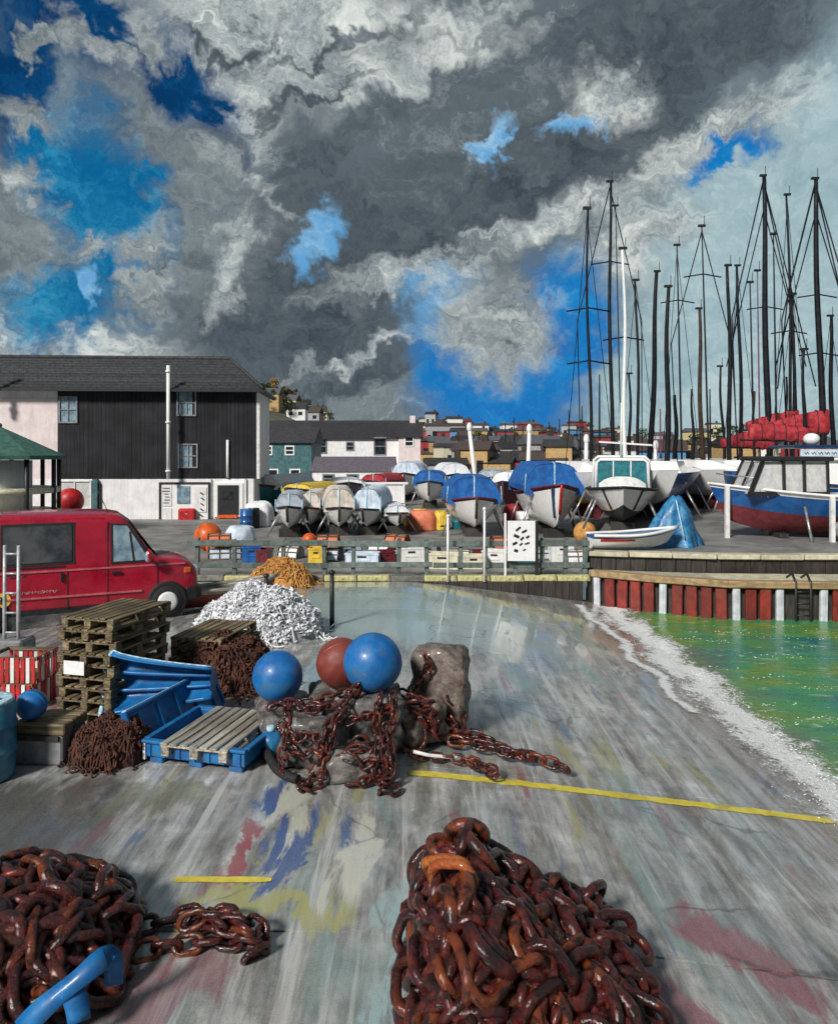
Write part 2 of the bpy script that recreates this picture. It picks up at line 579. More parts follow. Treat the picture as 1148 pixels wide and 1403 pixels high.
M['concrete'] = mat('concrete', (.05, .047, .044), col2=(.20, .19, .18), coat=.3, rough=.55, scale=7, bump=.9, bscale=22, grime=(.075, .06, .045), gamt=.85, gscale=5)
M['concrete_brown'] = mat('concrete_brown', (.07, .05, .04), col2=(.27, .22, .19), coat=.3, rough=.55, scale=6, bump=.9, bscale=18, grime=(.05, .035, .03), gamt=.9, gscale=6)
M['net_brown'] = mat('net_brown', (.034, .012, .008), col2=(.105, .035, .02), rough=.8, scale=7, bump=.6, bscale=30, rnd=.2)
M['net_white'] = mat('net_white', (.66, .68, .72), col2=(.82, .83, .85), rough=.7, scale=7, bump=.4, bscale=30)
M['net_core'] = mat('net_core', (.30, .31, .33), rough=.9, scale=9, var=.4)
M['net_orange'] = mat('net_orange', (.40, .17, .035), col2=(.62, .33, .10), rough=.8, scale=7, bump=.6, bscale=30)
M['grey_box'] = mat('grey_box', (.19, .20, .21), rough=.6, scale=6, var=.25, streak=.3)
M['foam'] = mat('foam', (.80, .82, .82), rough=.5, scale=10, var=.08)
M['leaf_green'] = mat('leaf_green', (.05, .07, .02), rough=.7, scale=2, var=.5)
M['leaf_gold'] = mat('leaf_gold', (.22, .14, .03), rough=.7, scale=2, var=.5)
M['bark'] = mat('bark', (.05, .04, .03), rough=.9, scale=6, var=.4)
M['lamp'] = mat('lamp', (.75, .74, .70), rough=.12, scale=8, var=.1, coat=1)


def rust(name, k=1.0, hot=.5):
    m = bpy.data.materials.new(name)
    m.use_nodes = True
    t = NT(m.node_tree)
    bs = m.node_tree.nodes['Principled BSDF']
    co = t.new('ShaderNodeTexCoord').outputs['Object']
    oi = t.new('ShaderNodeObjectInfo')
    v = t.vmath('ADD', co, t.vmath('SCALE', oi.outputs['Location'], 2.3))
    a = t.noise(v, 9, 7, .68, .6)
    c = t.ramp(a, [(.30, (.008 * k, .004 * k, .004 * k)), (.43, (.034 * k, .008 * k, .007 * k)), (.53, (.115 * k, .012 * k, .012 * k)), (.63, (.24 * k, .030 * k, .014 * k)), (.76, (.46 * k, .11 * k, .018 * k))])
    pick = t.mrange(oi.outputs['Random'], .58, .95, 0, hot)
    c = t.mix(t.math('MULTIPLY', pick, t.mrange(a, .38, .6)), c, (.40 * k, .085 * k, .016 * k, 1))
    t.link(c, bs.inputs['Base Color'])
    t.link(t.mrange(t.noise(v, 14, 5, .6), .35, .65, .16, .62), bs.inputs['Roughness'])
    bs.inputs['Coat Weight'].default_value = .75
    bs.inputs['Coat Roughness'].default_value = .06
    bs.inputs['Specular IOR Level'].default_value = .25
    b = t.new('ShaderNodeBump')
    b.inputs['Strength'].default_value = .9
    b.inputs['Distance'].default_value = .02
    t.link(t.noise(v, 30, 8, .74), b.inputs['Height'])
    t.link(b.outputs[0], bs.inputs['Normal'])
    b2 = t.new('ShaderNodeBump')
    b2.inputs['Strength'].default_value = .8
    b2.inputs['Distance'].default_value = .01
    t.link(t.noise(v, 24, 5, .6), b2.inputs['Height'])
    t.link(b2.outputs[0], bs.inputs['Coat Normal'])
    return m


M['rust'] = rust('rust', .50, 1.0)
M['rust_orange'] = mat('rust_orange', (.30, .055, .010), col2=(.52, .15, .02), rough=.5, scale=12, grime=(.05, .012, .008), gamt=.9, gscale=14, bump=.8, bscale=40, coat=.4)
M['rust_dark'] = rust('rust_dark', .75, .1)
# ------------------------------------------------------------------ ground and slipway
R = random.Random(11)
used_labels = set()
WATER_Z = -0.6


def gz(x, y=0):
    """height of the slipway surface: level on the left, falling into the water on the right"""
    t = max(0.0, x + .3)
    return -0.125 * t * (t / (t + .6))


def wet_concrete():
    m = bpy.data.materials.new('wet_concrete')
    m.use_nodes = True
    t = NT(m.node_tree)
    bs = m.node_tree.nodes['Principled BSDF']
    co = t.new('ShaderNodeTexCoord').outputs['Object']
    st = t.mapping(co, scale=(1, .13, 1), rot=(0, 0, radians(3)))
    s1 = t.noise(st, 5.5, 7, .66, .5)
    s2 = t.noise(t.mapping(co, scale=(1, .2, 1), loc=(7, 3, 0)), 13, 5, .65, .3)
    p1 = t.noise(co, .55, 5, .6, .4)
    p2 = t.noise(co, 2.6, 7, .7, .3)
    grit = t.noise(co, 90, 4, .7)
    base = t.ramp(t.math('ADD', t.math('MULTIPLY', s1, .6), t.math('MULTIPLY', p2, .4)),
                  [(.34, (.060, .056, .051)), (.42, (.20, .196, .185)), (.49, (.36, .355, .338)), (.56, (.55, .548, .53)), (.62, (.80, .80, .775))])
    base = t.mix(t.math('MULTIPLY', t.mrange(p1, .42, .62), .5), base, t.mix(t.mrange(s1, .35, .65), (.09, .11, .115, 1), (.36, .41, .41, 1)))
    base = t.mix(t.math('MULTIPLY', t.mrange(s2, .50, .72), .5), base, (.035, .032, .03, 1))

    nearf = t.new('ShaderNodeSeparateXYZ')
    t.link(co, nearf.inputs[0])
    keep = t.mrange(nearf.outputs[1], 7.5, 13.5, 1.0, .12)

    def reflection_streak(c, base, loc, lo, hi, amt, sx=1.0, sy=.32, sc=1.3):  # coloured reflections of the wet ground, mixed into the base colour
        sy = sy * .5
        q = t.noise(t.mapping(co, loc=loc, scale=(sx, sy, 1)), sc, 5, .62, .5)
        return t.mix(t.math('MULTIPLY', t.mrange(q, lo, hi), amt), base, c)
    base = reflection_streak((.26, .045, .06, 1), base, (3.1, 8.2, 0), .565, .66, .8, sc=1.7)       # red reflections, painted into the colour
    base = reflection_streak((.03, .11, .30, 1), base, (13.7, 1.2, 0), .60, .68, .85, 1.6, .35, 2.0)  # blue reflections, painted in
    base = reflection_streak((.42, .39, .13, 1), base, (23.1, 5.9, 0), .575, .69, .7, 1.2, .4, 1.8)   # yellow reflections, painted in
    base = reflection_streak((.17, .10, .045, 1), base, (31.1, 2.9, 0), .58, .70, .6, 1.0, .3, 1.4)
    base = reflection_streak((.20, .36, .36, 1), base, (41.1, 4.4, 0), .54, .66, .65, .9, .35, 1.1)
    base = reflection_streak((.66, .68, .67, 1), base, (51.1, 7.4, 0), .555, .67, .8, 2.0, .2, 2.2)  # white cloud reflections, painted in
    sw = t.noise(t.mapping(co, scale=(1, .3, 1)), 2.4, 5, .65, .6, 1)
    cw = t.vmath('ADD', co, t.vmath('MULTIPLY', t.vmath('SUBTRACT', sw, (.5, .5, .5)), (1.1, 2.4, 0)))

    def spot(base, c, cx, cy, rx, ry, amt, rot=0):
        q = t.vmath('LENGTH', t.mapping(cw, (cx, cy, 0), (0, 0, radians(rot)), (rx, ry, 50), 'TEXTURE'))
        return t.mix(t.math('MULTIPLY', t.mrange(q, 1.15, .65), amt), base, c)
    # reflected colours and a shadow painted into the slip's base colour
    base = spot(base, (.42, .60, .58, 1), -.6, 16.0, 3.8, 2.9, .85)     # pale turquoise sky reflection, painted in
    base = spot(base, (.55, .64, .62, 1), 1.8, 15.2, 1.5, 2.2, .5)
    base = spot(base, (.035, .036, .03, 1), -3.9, 6.9, 1.2, 1.0, .85)   # shadow region at the left, painted dark
    base = spot(base, (.05, .05, .045, 1), -3.0, 6.0, .7, .5, .7)
    base = spot(base, (.10, .13, .05, 1), -2.6, 7.2, .5, .4, .6)
    base = spot(base, (.28, .045, .07, 1), 2.4, 5.45, .45, .40, .85)     # red and other reflection dabs, painted in
    base = spot(base, (.30, .05, .09, 1), 1.75, 4.7, .14, .6, .7, 20)
    base = spot(base, (.34, .04, .06, 1), -1.50, 6.25, .13, .60, 1.0, -12)
    base = spot(base, (.02, .085, .30, 1), -1.10, 6.35, .13, .60, 1.0, -12)
    base = spot(base, (.02, .085, .30, 1), -1.55, 7.25, .18, .26, 1.0)
    base = spot(base, (.66, .67, .56, 1), -1.25, 7.0, .22, .6, .95, -14)
    base = spot(base, (.70, .70, .60, 1), -.55, 6.4, .15, .85, .95, -6)
    base = spot(base, (.45, .44, .12, 1), -1.2, 5.6, .7, .20, .85)
    base = spot(base, (.40, .58, .60, 1), -.12, 5.0, .13, .75, .95)
    base = spot(base, (.30, .06, .09, 1), -1.6, 4.75, .35, .35, .55)
    xy = t.new('ShaderNodeSeparateXYZ')
    t.link(co, xy.inputs[0])
    # weed and silt towards the tide line
    tide = t.math('MULTIPLY', t.mrange(t.math('ADD', xy.outputs[0], t.math('MULTIPLY', p2, 1.6)), 4.1, 5.4), .8)
    base = t.mix(tide, base, t.mix(s1, (.16, .075, .06, 1), (.30, .24, .22, 1)))
    base = t.mix(.26, base, t.mix(t.mrange(grit, .3, .7), (.04, .04, .04, 1), (.40, .39, .37, 1)))
    grit2 = t.noise(co, 260, 3, .7)
    base = t.mix(t.math('MULTIPLY', t.mrange(grit2, .52, .66), .40), base, (.035, .033, .03, 1))
    vor = t.new('ShaderNodeTexVoronoi', feature='DISTANCE_TO_EDGE')
    t.link(t.vmath('ADD', co, t.vmath('SCALE', t.noise(co, 1.2, 3, .5, 0, 1), .5)), vor.inputs['Vector'])
    vor.inputs['Scale'].default_value = .45
    crack = t.math('MULTIPLY', t.mrange(vor.outputs['Distance'], .010, .002), t.mrange(p1, .50, .60))
    base = t.mix(t.math('MULTIPLY', crack, .55), base, (.03, .028, .025, 1))
    t.link(base, bs.inputs['Base Color'])
    wet = t.mrange(t.math('ADD', t.math('MULTIPLY', s1, .5), t.math('MULTIPLY', p1, .5)), .42, .60)
    far = t.mrange(xy.outputs[1], 7.0, 15.0)
    wet = t.math('MAXIMUM', wet, t.math('MULTIPLY', far, .8))
    t.link(t.mrange(wet, 0, 1, .46, .15, False), bs.inputs['Roughness'])
    t.link(t.mrange(wet, 0, 1, .45, .62, False), bs.inputs['Specular IOR Level'])
    bs.inputs['Coat IOR'].default_value = 1.6
    t.link(t.mrange(wet, 0, 1, .25, 1.0, False), bs.inputs['Coat Weight'])
    t.link(t.mrange(t.noise(st, 3.1, 5, .6), .38, .62, .03, .17), bs.inputs['Coat Roughness'])
    cb_ = t.new('ShaderNodeBump')
    cb_.inputs['Strength'].default_value = .10
    cb_.inputs['Distance'].default_value = .02
    t.link(t.noise(t.mapping(co, scale=(1, .4, 1)), 5, 3, .5), cb_.inputs['Height'])
    t.link(cb_.outputs[0], bs.inputs['Coat Normal'])
    b = t.new('ShaderNodeBump')
    b.inputs['Strength'].default_value = .5
    b.inputs['Distance'].default_value = .012
    t.link(t.math('ADD', t.math('MULTIPLY', s2, .6), t.math('MULTIPLY', grit, .22)), b.inputs['Height'])
    t.link(b.outputs[0], bs.inputs['Normal'])
    return m


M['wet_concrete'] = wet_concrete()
M['joint'] = mat('joint', (.03, .03, .028), rough=.8, scale=12, var=.4)

g = MB()
g.grid(lambda u, v: (-40 + 53 * u, -8 + 27.8 * v, gz(-40 + 53 * u) - .022), 60, 8)
slip = g.build('slipway', M['joint'])
tag(slip, kind='structure')
yb = [-8, 2.6, 5.25, 8.05, 10.75, 13.0, 16.1, 19.45]
for i in range(len(yb) - 1):
    a, b2 = yb[i] + .011, yb[i + 1] - .011
    g = MB()
    xs = [-40, -30, -20, -12, -8, -6] + [-5 + .25 * k for k in range(73)]
    nx = len(xs) - 1
    for z0 in (0, -.02):
        pass
    g.grid(lambda u, v: (xs[round(u * nx)], a + (b2 - a) * v, gz(xs[round(u * nx)]) + .012 * mnoise.noise((xs[round(u * nx)] * .7, (a + (b2 - a) * v) * .5, 3))), nx, 8)
    # edge skirts so the joint reads as a recess
    for yy in (a, b2):
        g.grid(lambda u, v: (xs[round(u * nx)], yy, gz(xs[round(u * nx)]) + .012 * mnoise.noise((xs[round(u * nx)] * .7, yy * .5, 3)) - .03 * v), nx, 1, sm=False)
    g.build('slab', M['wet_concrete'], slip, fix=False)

# yellow edge line painted across the slip, worn at its edges
M['yellow_line'] = mat('yellow_line', (.60, .47, .03), col2=(.74, .64, .09), rough=.4, scale=6, grime=(.24, .21, .13), gamt=.7, gscale=4)


def paint_strip(x0, x1, yc, w, name):
    g = MB()
    n = max(4, int((x1 - x0) / .05))
    for i in range(n + 1):
        x = x0 + (x1 - x0) * i / n
        w1 = w * (.5 + .16 * mnoise.noise((x * 6, yc, 1)) + .1 * mnoise.noise((x * 21, yc, 1)))
        w2 = w * (.5 + .16 * mnoise.noise((x * 6, yc, 9)) + .1 * mnoise.noise((x * 21, yc, 9)))
        if i in (0, n):
            w1, w2 = w1 * .5, w2 * .5
        for yy in (yc - w1, yc + w2):
            g.v.append(Vector((x, yy, gz(x) + .012 * mnoise.noise((x * .7, yy * .5, 3)) + .006)))
    for i in range(n):
        g.face((2 * i, 2 * i + 2, 2 * i + 3, 2 * i + 1))
    g.build(name, M['yellow_line'], slip)


paint_strip(-.12, 4.55, 7.86, .13, 'yellow_line')
paint_strip(-1.95, -1.17, 5.88, .075, 'yellow_line')
paint_strip(-1.80, -1.30, 8.42, .08, 'yellow_line')

# the yard behind the fence, out to the horizon
M['yard'] = mat('yard', (.15, .15, .145), col2=(.27, .265, .25), rough=.6, scale=.8, grime=(.07, .07, .065), gamt=.6, gscale=.5)
g = MB()
g.face([len(g.v) + i for i in range(4)])
g.v += [Vector(q) for q in ((-2500, 19.72, -.004), (4.3, 19.72, -.004), (4.3, 2500, -.004), (-2500, 2500, -.004))]
b = len(g.v)
g.v += [Vector(q) for q in ((4.3, 34, -.004), (2500, 34, -.004), (2500, 2500, -.004), (4.3, 2500, -.004))]
g.face((b, b + 1, b + 2, b + 3))
b = len(g.v)
g.v += [Vector(q) for q in ((4.3, 20.4, -.004), (9.0, 34, -.004), (4.3, 34, -.004))]
g.face((b, b + 1, b + 2))
tag(g.build('ground', M['yard']), kind='structure')


# hill behind the harbour
def ridge(x):
    """height of the ridge 260 m away"""
    px = 574 + F * x / 260.0
    k = [(-900, 610), (0, 560), (250, 553), (330, 550), (372, 548), (430, 577), (480, 582), (560, 588), (640, 600), (760, 604), (830, 606), (1148, 604), (1500, 610)]
    for (a, ya), (b_, yb_) in zip(k, k[1:]):
        if a <= px <= b_:
            y = ya + (yb_ - ya) * (px - a) / (b_ - a)
            return HZ + (HY - y) * 260 / F
    return HZ + 3


def hill_z(x, y):
    t = max(0, min(1, (y - 95) / 165.0))
    t = t * t * (3 - 2 * t)
    xs_ = x * 260.0 / max(y, 95) if y < 260 else x
    z = ridge(xs_) * t
    return z + .5 * t * mnoise.noise((x * .06, y * .06, 0)) - (.02 if t == 0 else 0)


g = MB()
g.grid(lambda u, v: ((-300 + 620 * u), 90 + 330 * v, hill_z(-300 + 620 * u, 90 + 330 * v) if v < .999 else -1), 80, 40)
M['hill'] = mat('hill', (.055, .06, .04), col2=(.12, .115, .085), rough=.9, scale=.08)
tag(g.build('hill', M['hill']), kind='structure')

# ------------------------------------------------------------------ harbour water
def water_mat():
    m = bpy.data.materials.new('harbour_water')
    m.use_nodes = True
    t = NT(m.node_tree)
    bs = m.node_tree.nodes['Principled BSDF']
    co = t.new('ShaderNodeTexCoord').outputs['Object']
    a = t.noise(t.mapping(co, scale=(.5, 1, 1)), .9, 5, .6, .4)
    c = t.ramp(a, [(.32, (.012, .11, .15)), (.42, (.03, .20, .14)), (.52, (.05, .25, .09)), (.63, (.12, .25, .045)), (.76, (.24, .33, .09))])
    xy = t.new('ShaderNodeSeparateXYZ')
    t.link(co, xy.inputs[0])
    shallow = t.math('MULTIPLY', t.mrange(t.math('ADD', xy.outputs[0], t.math('MULTIPLY', a, 1.6)), 6.9, 5.3), .75)
    c = t.mix(shallow, c, (.20, .19, .06, 1))
    fo = t.noise(t.mapping(co, scale=(.45, 1.3, 1)), 5.0, 6, .7, .8)
    c = t.mix(t.math('MULTIPLY', t.mrange(fo, .57, .67), .8), c, (.42, .60, .42, 1))
    t.link(c, bs.inputs['Base Color'])
    bs.inputs['Roughness'].default_value = .09
    bs.inputs['IOR'].default_value = 1.33
    b = t.new('ShaderNodeBump')
    b.inputs['Strength'].default_value = .85
    b.inputs['Distance'].default_value = .06
    h = t.math('ADD', t.noise(t.mapping(co, scale=(.5, 1.2, 1)), 2.6, 5, .6, .6), t.math('MULTIPLY', t.noise(co, 11, 4, .6), .3))
    t.link(h, b.inputs['Height'])
    t.link(b.outputs[0], bs.inputs['Normal'])
    return m


g = MB()


def wave(u, v):
    x, y = 3.0 + 37 * u ** 1.6, -12 + 31.5 * v
    return (x, y, WATER_Z + .022 * mnoise.noise((x * .9, y * 2.2, .3)) + .010 * mnoise.noise((x * 3, y * 6, 1)))


g.grid(wave, 150, 260)
M['water'] = water_mat()
tag(g.build('water', M['water'], fix=False), kind='structure')
g = MB()
g.v += [Vector(q) for q in ((40, -300, WATER_Z - .01), (900, -300, WATER_Z - .01), (900, 19.5, WATER_Z - .01), (40, 19.5, WATER_Z - .01))]
g.face((0, 1, 2, 3))
tag(g.build('open_water', M['water'], fix=False), kind='structure')

# foam along the water's edge: flattened froth beads
ico = bmesh.new()
bmesh.ops.create_icosphere(ico, subdivisions=1, radius=1)
IV = [v.co.copy() for v in ico.verts]
IF = [[v.index for v in f.verts] for f in ico.faces]
ico.free()
g = MB()


def bead(x, y, z, r, fl):
    b = len(g.v)
    ax, ay = r * R.uniform(.7, 1.5), r * R.uniform(.7, 1.6)
    for q in IV:
        g.v.append(Vector((x + q.x * ax, y + q.y * ay, z + q.z * r * fl)))
    for f in IF:
        g.face([b + i for i in f], 0, True)


def edge_x(y):
    return 4.80 + .13 * mnoise.noise((y * .55, 0, 2)) + .07 * mnoise.noise((y * 1.7, 5, 2)) - .2 * max(0, min(1, (9 - y) / 3))


def foam_mat():
    m = bpy.data.materials.new('foam_lace')
    m.use_nodes = True
    t = NT(m.node_tree)
    bs = m.node_tree.nodes['Principled BSDF']
    uv = t.new('ShaderNodeUVMap')
    uv.uv_map = 'edge'
    sp = t.new('ShaderNodeSeparateXYZ')
    t.link(uv.outputs[0], sp.inputs[0])
    co = t.new('ShaderNodeTexCoord').outputs['Object']
    big = t.noise(t.mapping(co, scale=(1, .6, 1)), 1.5, 4, .6, .6)
    lace = t.noise(co, 7.5, 7, .72, 1.1)
    dots = t.noise(co, 38, 4, .65, .4)
    e = t.math('ADD', sp.outputs[0], t.math('MULTIPLY', t.math('SUBTRACT', big, .5), .9))
    band = t.math('SUBTRACT', 1.0, t.math('MULTIPLY', t.math('ABSOLUTE', e), 2.3))
    v = t.math('ADD', t.math('MULTIPLY', band, .42), t.math('ADD', t.math('MULTIPLY', lace, .75), t.math('MULTIPLY', dots, .38)))
    t.link(t.mrange(v, .68, .90), bs.inputs['Alpha'])
    bs.inputs['Base Color'].default_value = (.82, .84, .84, 1)
    bs.inputs['Roughness'].default_value = .55
    b = t.new('ShaderNodeBump')
    b.inputs['Strength'].default_value = .8
    b.inputs['Distance'].default_value = .03
    t.link(t.math('ADD', lace, dots), b.inputs['Height'])
    t.link(b.outputs[0], bs.inputs['Normal'])
    return m


def foam_sheet(fx, y0, y1, half, lift):
    g = MB()
    nu, nv = 14, 150
    uvs = []
    for j in range(nv + 1):
        for i in range(nu + 1):
            y = y0 + (y1 - y0) * j / nv
            e = -half + 2 * half * i / nu
            x = fx(y) + e
            g.v.append(Vector((x, y, max(WATER_Z + .03, gz(x) + .012) + lift)))
            uvs.append((e * .45 / half, j / nv))
    for j in range(nv):
        for i in range(nu):
            q = j * (nu + 1) + i
            g.face((q, q + 1, q + nu + 2, q + nu + 1), 0, True)
    me = g.mesh('foam', foam_mat(), fix=False)
    ul = me.uv_layers.new(name='edge')
    for lp in me.loops:
        ul.data[lp.index].uv = uvs[lp.vertex_index]
    tag(inst('foam', me), kind='stuff')


foam_sheet(lambda y: edge_x(y) + .02, 6.2, 19.0, .74, 0)
foam_sheet(lambda y: edge_x(y) - .70 + .12 * mnoise.noise((y * .9, 1, 3)), 11.0, 18.8, .24, .003)
for i in range(4200):
    y = 6.3 + 12.8 * R.random()
    x = edge_x(y) + R.gauss(0, .2)
    if R.random() > .5 + .9 * mnoise.noise((x * 3.5, y * 2.0, 4)):
        continue
    bead(x, y, max(WATER_Z + .03, gz(x) + .010), R.uniform(.004, .013), .5)
for i in range(2200):            # flecks out on the water
    y = 8 + 9 * R.random()
    x = 5.4 + 5.5 * R.random() ** 1.3
    if mnoise.noise((x * .9, y * 2.6, 11)) < .18:
        continue
    bead(x, y, WATER_Z + .018, R.uniform(.005, .018), .3)
tag(g.build('foam', M['foam'], fix=False), kind='stuff')

# ------------------------------------------------------------------ quay wall
DECK_Z = .68
edge = [(4.55, 19.35), (5.9, 18.45), (7.4, 17.75), (10.0, 17.55), (14, 17.5), (24, 17.5), (60, 17.5)]
back = [(4.55, 19.95), (5.9, 19.6), (7.4, 19.3), (10.0, 19.15), (14, 19.1), (24, 19.1), (60, 19.1)]


def along(poly, d):
    for (x0, y0), (x1, y1) in zip(poly, poly[1:]):
        L = sqrt((x1 - x0) ** 2 + (y1 - y0) ** 2)
        if d <= L:
            k = d / L
            return Vector((x0 + (x1 - x0) * k, y0 + (y1 - y0) * k, 0)), atan2(y1 - y0, x1 - x0)
        d -= L
    return Vector((*poly[-1], 0)), 0.0


# deck the boats stand on
g = MB()
out = [(x, y + .25) for x, y in back] + [(60, 90), (26, 90), (8.9, 34)]
g.prism(out, -2, DECK_Z)
tag(g.build('quay_deck', M['yard']), kind='structure')

qw = thing('quay_wall', 'quay wall faced with red fender boards above the green water', 'quay wall', (0, 0, 0))
g = MB()
for (a, b2) in zip(edge, edge[1:]):
    pass
g.prism([(x, y + .12) for x, y in edge] + [(x, y + .1) for x, y in back[::-1]], -2, .12)
g.build('wall_core', M['dark_timber'], qw)
# ledge between the whaling beam and the upper wall
for i, ((a, b2), (c, d)) in enumerate(zip(zip(edge, edge[1:]), zip(back, back[1:]))):
    g = MB()
    g.prism([(a[0], a[1] + .2), (b2[0], b2[1] + .2), (d[0], d[1] - .05), (c[0], c[1] - .05)], .13, .26)
    g.build('ledge', M['stone_cap'], qw)
    g = MB()
    mid = ((a[0] + b2[0]) / 2, (a[1] + b2[1]) / 2, .25)
    L = sqrt((b2[0] - a[0]) ** 2 + (b2[1] - a[1]) ** 2)
    g.box(mid, (L + .04, .26, .17), rz=atan2(b2[1] - a[1], b2[0] - a[0]))
    g.build('whaling_beam', M['tan'], qw, bevel=.02)
board = MB().box((0, 0, 0), (.255, .10, .86)).mesh('fender_board', M['pile_red'], bevel=.02)
board_w = MB().box((0, 0, 0), (.17, .12, .90)).mesh('fender_board', M['pile_white'], bevel=.02)
d, k = .12, 0
whites = {0, 5, 10, 13, 16, 18, 24, 31, 38}
dark_gap = {14, 15}
while d < 13:
    p, a = along(edge, d)
    if k not in dark_gap:
        w = k in whites
        o = inst('fender_board', board_w if w else board, qw)
        o.location = (p.x + .02 * sin(a), p.y - .02, -.28 + R.uniform(-.02, .02))
        o.rotation_euler = (R.uniform(-.02, .02), R.uniform(-.02, .02), a)
        if w:
            o['label'] = 'whitewashed fender board'
    d += .335
    k += 1
p, a = along(edge, .12 + 14.5 * .335)
g = MB()
for sx in (-.17, .17):
    g.tube([(sx, -.12, -1.4), (sx, -.12, .32), (sx, .1, .5), (sx, .4, .36)], .03, 6)
for i in range(6):
    g.cyl((-.17, -.12, -1.3 + .28 * i), (.17, -.12, -1.3 + .28 * i), .02, n=6)
o = g.build('ladder', M['black'], qw, loc=(p.x, p.y, 0), rz=a)

rw = thing('retaining_wall', 'dark plank retaining wall with pale cap below the boats', 'wall', (0, 0, 0))
d, k = .0, 0
plank = MB().box((0, 0, 0), (.37, .09, .44)).mesh('plank', M['dark_timber'], bevel=.012)
while d < 14.5:
    p, a = along(back, d + .19)
    o = inst('plank', plank, rw)
    o.location = (p.x, p.y + .1 + R.uniform(-.012, .012), .40)
    o.rotation_euler = (0, 0, a)
    d += .38
d = 0
capm = MB().box((0, 0, 0), (1.08, .42, .13)).mesh('cap_stone', M['stone_cap'], bevel=.02)
while d < 14.5:
    p, a = along(back, d + .55)
    o = inst('cap_stone', capm, rw)
    o.location = (p.x, p.y + .16, .68 + R.uniform(-.008, .008))
    o.rotation_euler = (0, 0, a)
    d += 1.1

kw = thing('kerb_wall', 'dark sloping timber wall below the kerb where the slip falls away', 'wall', (0, 19.56, 0))
for i in range(15):
    x = -.9 + .36 * i
    MB().box((x, R.uniform(-.01, .01), -.62), (.35, .16, 1.24)).build('plank', M['dark_timber'], kw, bevel=.012)
# kerb below the fence, some stones painted yellow
kb = thing('kerb', 'kerb of grey stones with worn yellow paint under the fence', 'kerb', (0, 19.62, 0))
ks = [MB().box((0, 0, 0), (.86, .22, .15)).mesh('kerb_stone', m_, bevel=.015) for m_ in (M['kerb'], M['kerb_yellow'])]
for i in range(14):
    x = -6.9 + .43 + .88 * i
    if x > 4.4:
        break
    o = inst('kerb_stone', ks[1 if i in (3, 5, 6, 8, 9, 10, 11, 12, 2) else 0], kb)
    o.location = (x, 0, .07 + R.uniform(-.01, .01))
    o.rotation_euler = (0, 0, R.uniform(-.012, .012))
    if i in (3, 5, 6, 8, 9, 10, 11, 12, 2):
        o['label'] = 'kerb stone with worn yellow paint'

# ------------------------------------------------------------------ fence
fe = thing('fence', 'grey green post and rail fence along the kerb', 'fence', (0, 19.85, 0))
post_m = MB().box((0, 0, .55), (.115, .115, 1.1)).mesh('post', M['rail_green'], bevel=.012)
for px in (270, 322, 388, 445, 484, 546, 585, 631, 664, 706, 742, 774, 801):
    o = inst('post', post_m, fe)
    o.location = ((px - 574) / F * 19.85, R.uniform(-.02, .02), R.uniform(-.03, .03))
    o.rotation_euler = (R.uniform(-.02, .02), R.uniform(-.025, .025), R.uniform(-.1, .1))
for z, h in ((.97, .15), (.40, .14)):
    for x0, x1 in ((-6.2, -2.42), (-2.4, .36), (.38, 4.55)):
        g = MB()
        g.bar((x0, -.09, z + R.uniform(-.02, .02)), (x1, -.09, z + R.uniform(-.03, .02)), .05, h)
        g.build('rail', M['rail_green'], fe, bevel=.008)


# ------------------------------------------------------------------ dark warehouse
WX, WY, WR = -8.4, 38.0, radians(4)
wh = thing('warehouse', 'long black clad warehouse with slate roof and white ground floor', 'warehouse', (WX, WY, 0), WR)


def wx(px):
    k = (px - 574) / F
    t = (WX - k * WY) / (cos(WR) - k * sin(WR))
    return -t


def wz(py, d=38.5):
    return HZ + (HY - py) / F * d


EV, BB = wz(533, 38), wz(656, 38)
g = MB().box((-14, 2.6, BB / 2), (27.8, 5.0, BB))
g.build('ground_floor', M['white_wall'], wh)
g = MB().box((-14, 2.62, (BB + EV) / 2 + .02), (27.9, 4.9, EV - BB + .05))
g.build('upper_storey', M['white_wall'], wh)
x0, x1 = wx(78), 0.03
g = MB()
nb = 46
for i in range(nb):        # vertical tarred boards, some a little proud
    a = x0 + (x1 - x0) * i / nb
    w = (x1 - x0) / nb
    g = MB().box((0, 0, 0), (w - .012, .05, EV - BB))
    if i == 0:
        bm_ = g.mesh('board', M['black_timber'])
    o = inst('board', bm_, wh)
    o.location = (a + w / 2, .125 + R.uniform(-.012, .012), (EV + BB) / 2)
g = MB().box((wx(30), .15, (wz(550) + wz(655)) / 2), (wx(74) - wx(-80), .04, wz(545) - wz(655)))
g.build('pink_render', M['pink_wall'], wh)
# boards along the end wall
g = MB().box((.03, 2.7, (EV + wz(655)) / 2), (.05, 4.7, EV - BB))
g.build('end_cladding', M['white_wall'], wh)
g = MB().box((.03, .17, (EV + BB) / 2 - .1), (.34, .10, EV - BB - .2))
g.build('corner_board', M['white_paint'], wh)
# roof with a hipped end: slate courses
RZ = wz(494, 41)


def roof_pt(u, v, n):      # front slope; u along, v up the slope
    xl, xr = -28.4, .45 - 2.2 * v
    return Vector((xl + (xr - xl) * u, -.4 + 3.0 * v, EV - .12 + (RZ - EV + .12) * v)) + n


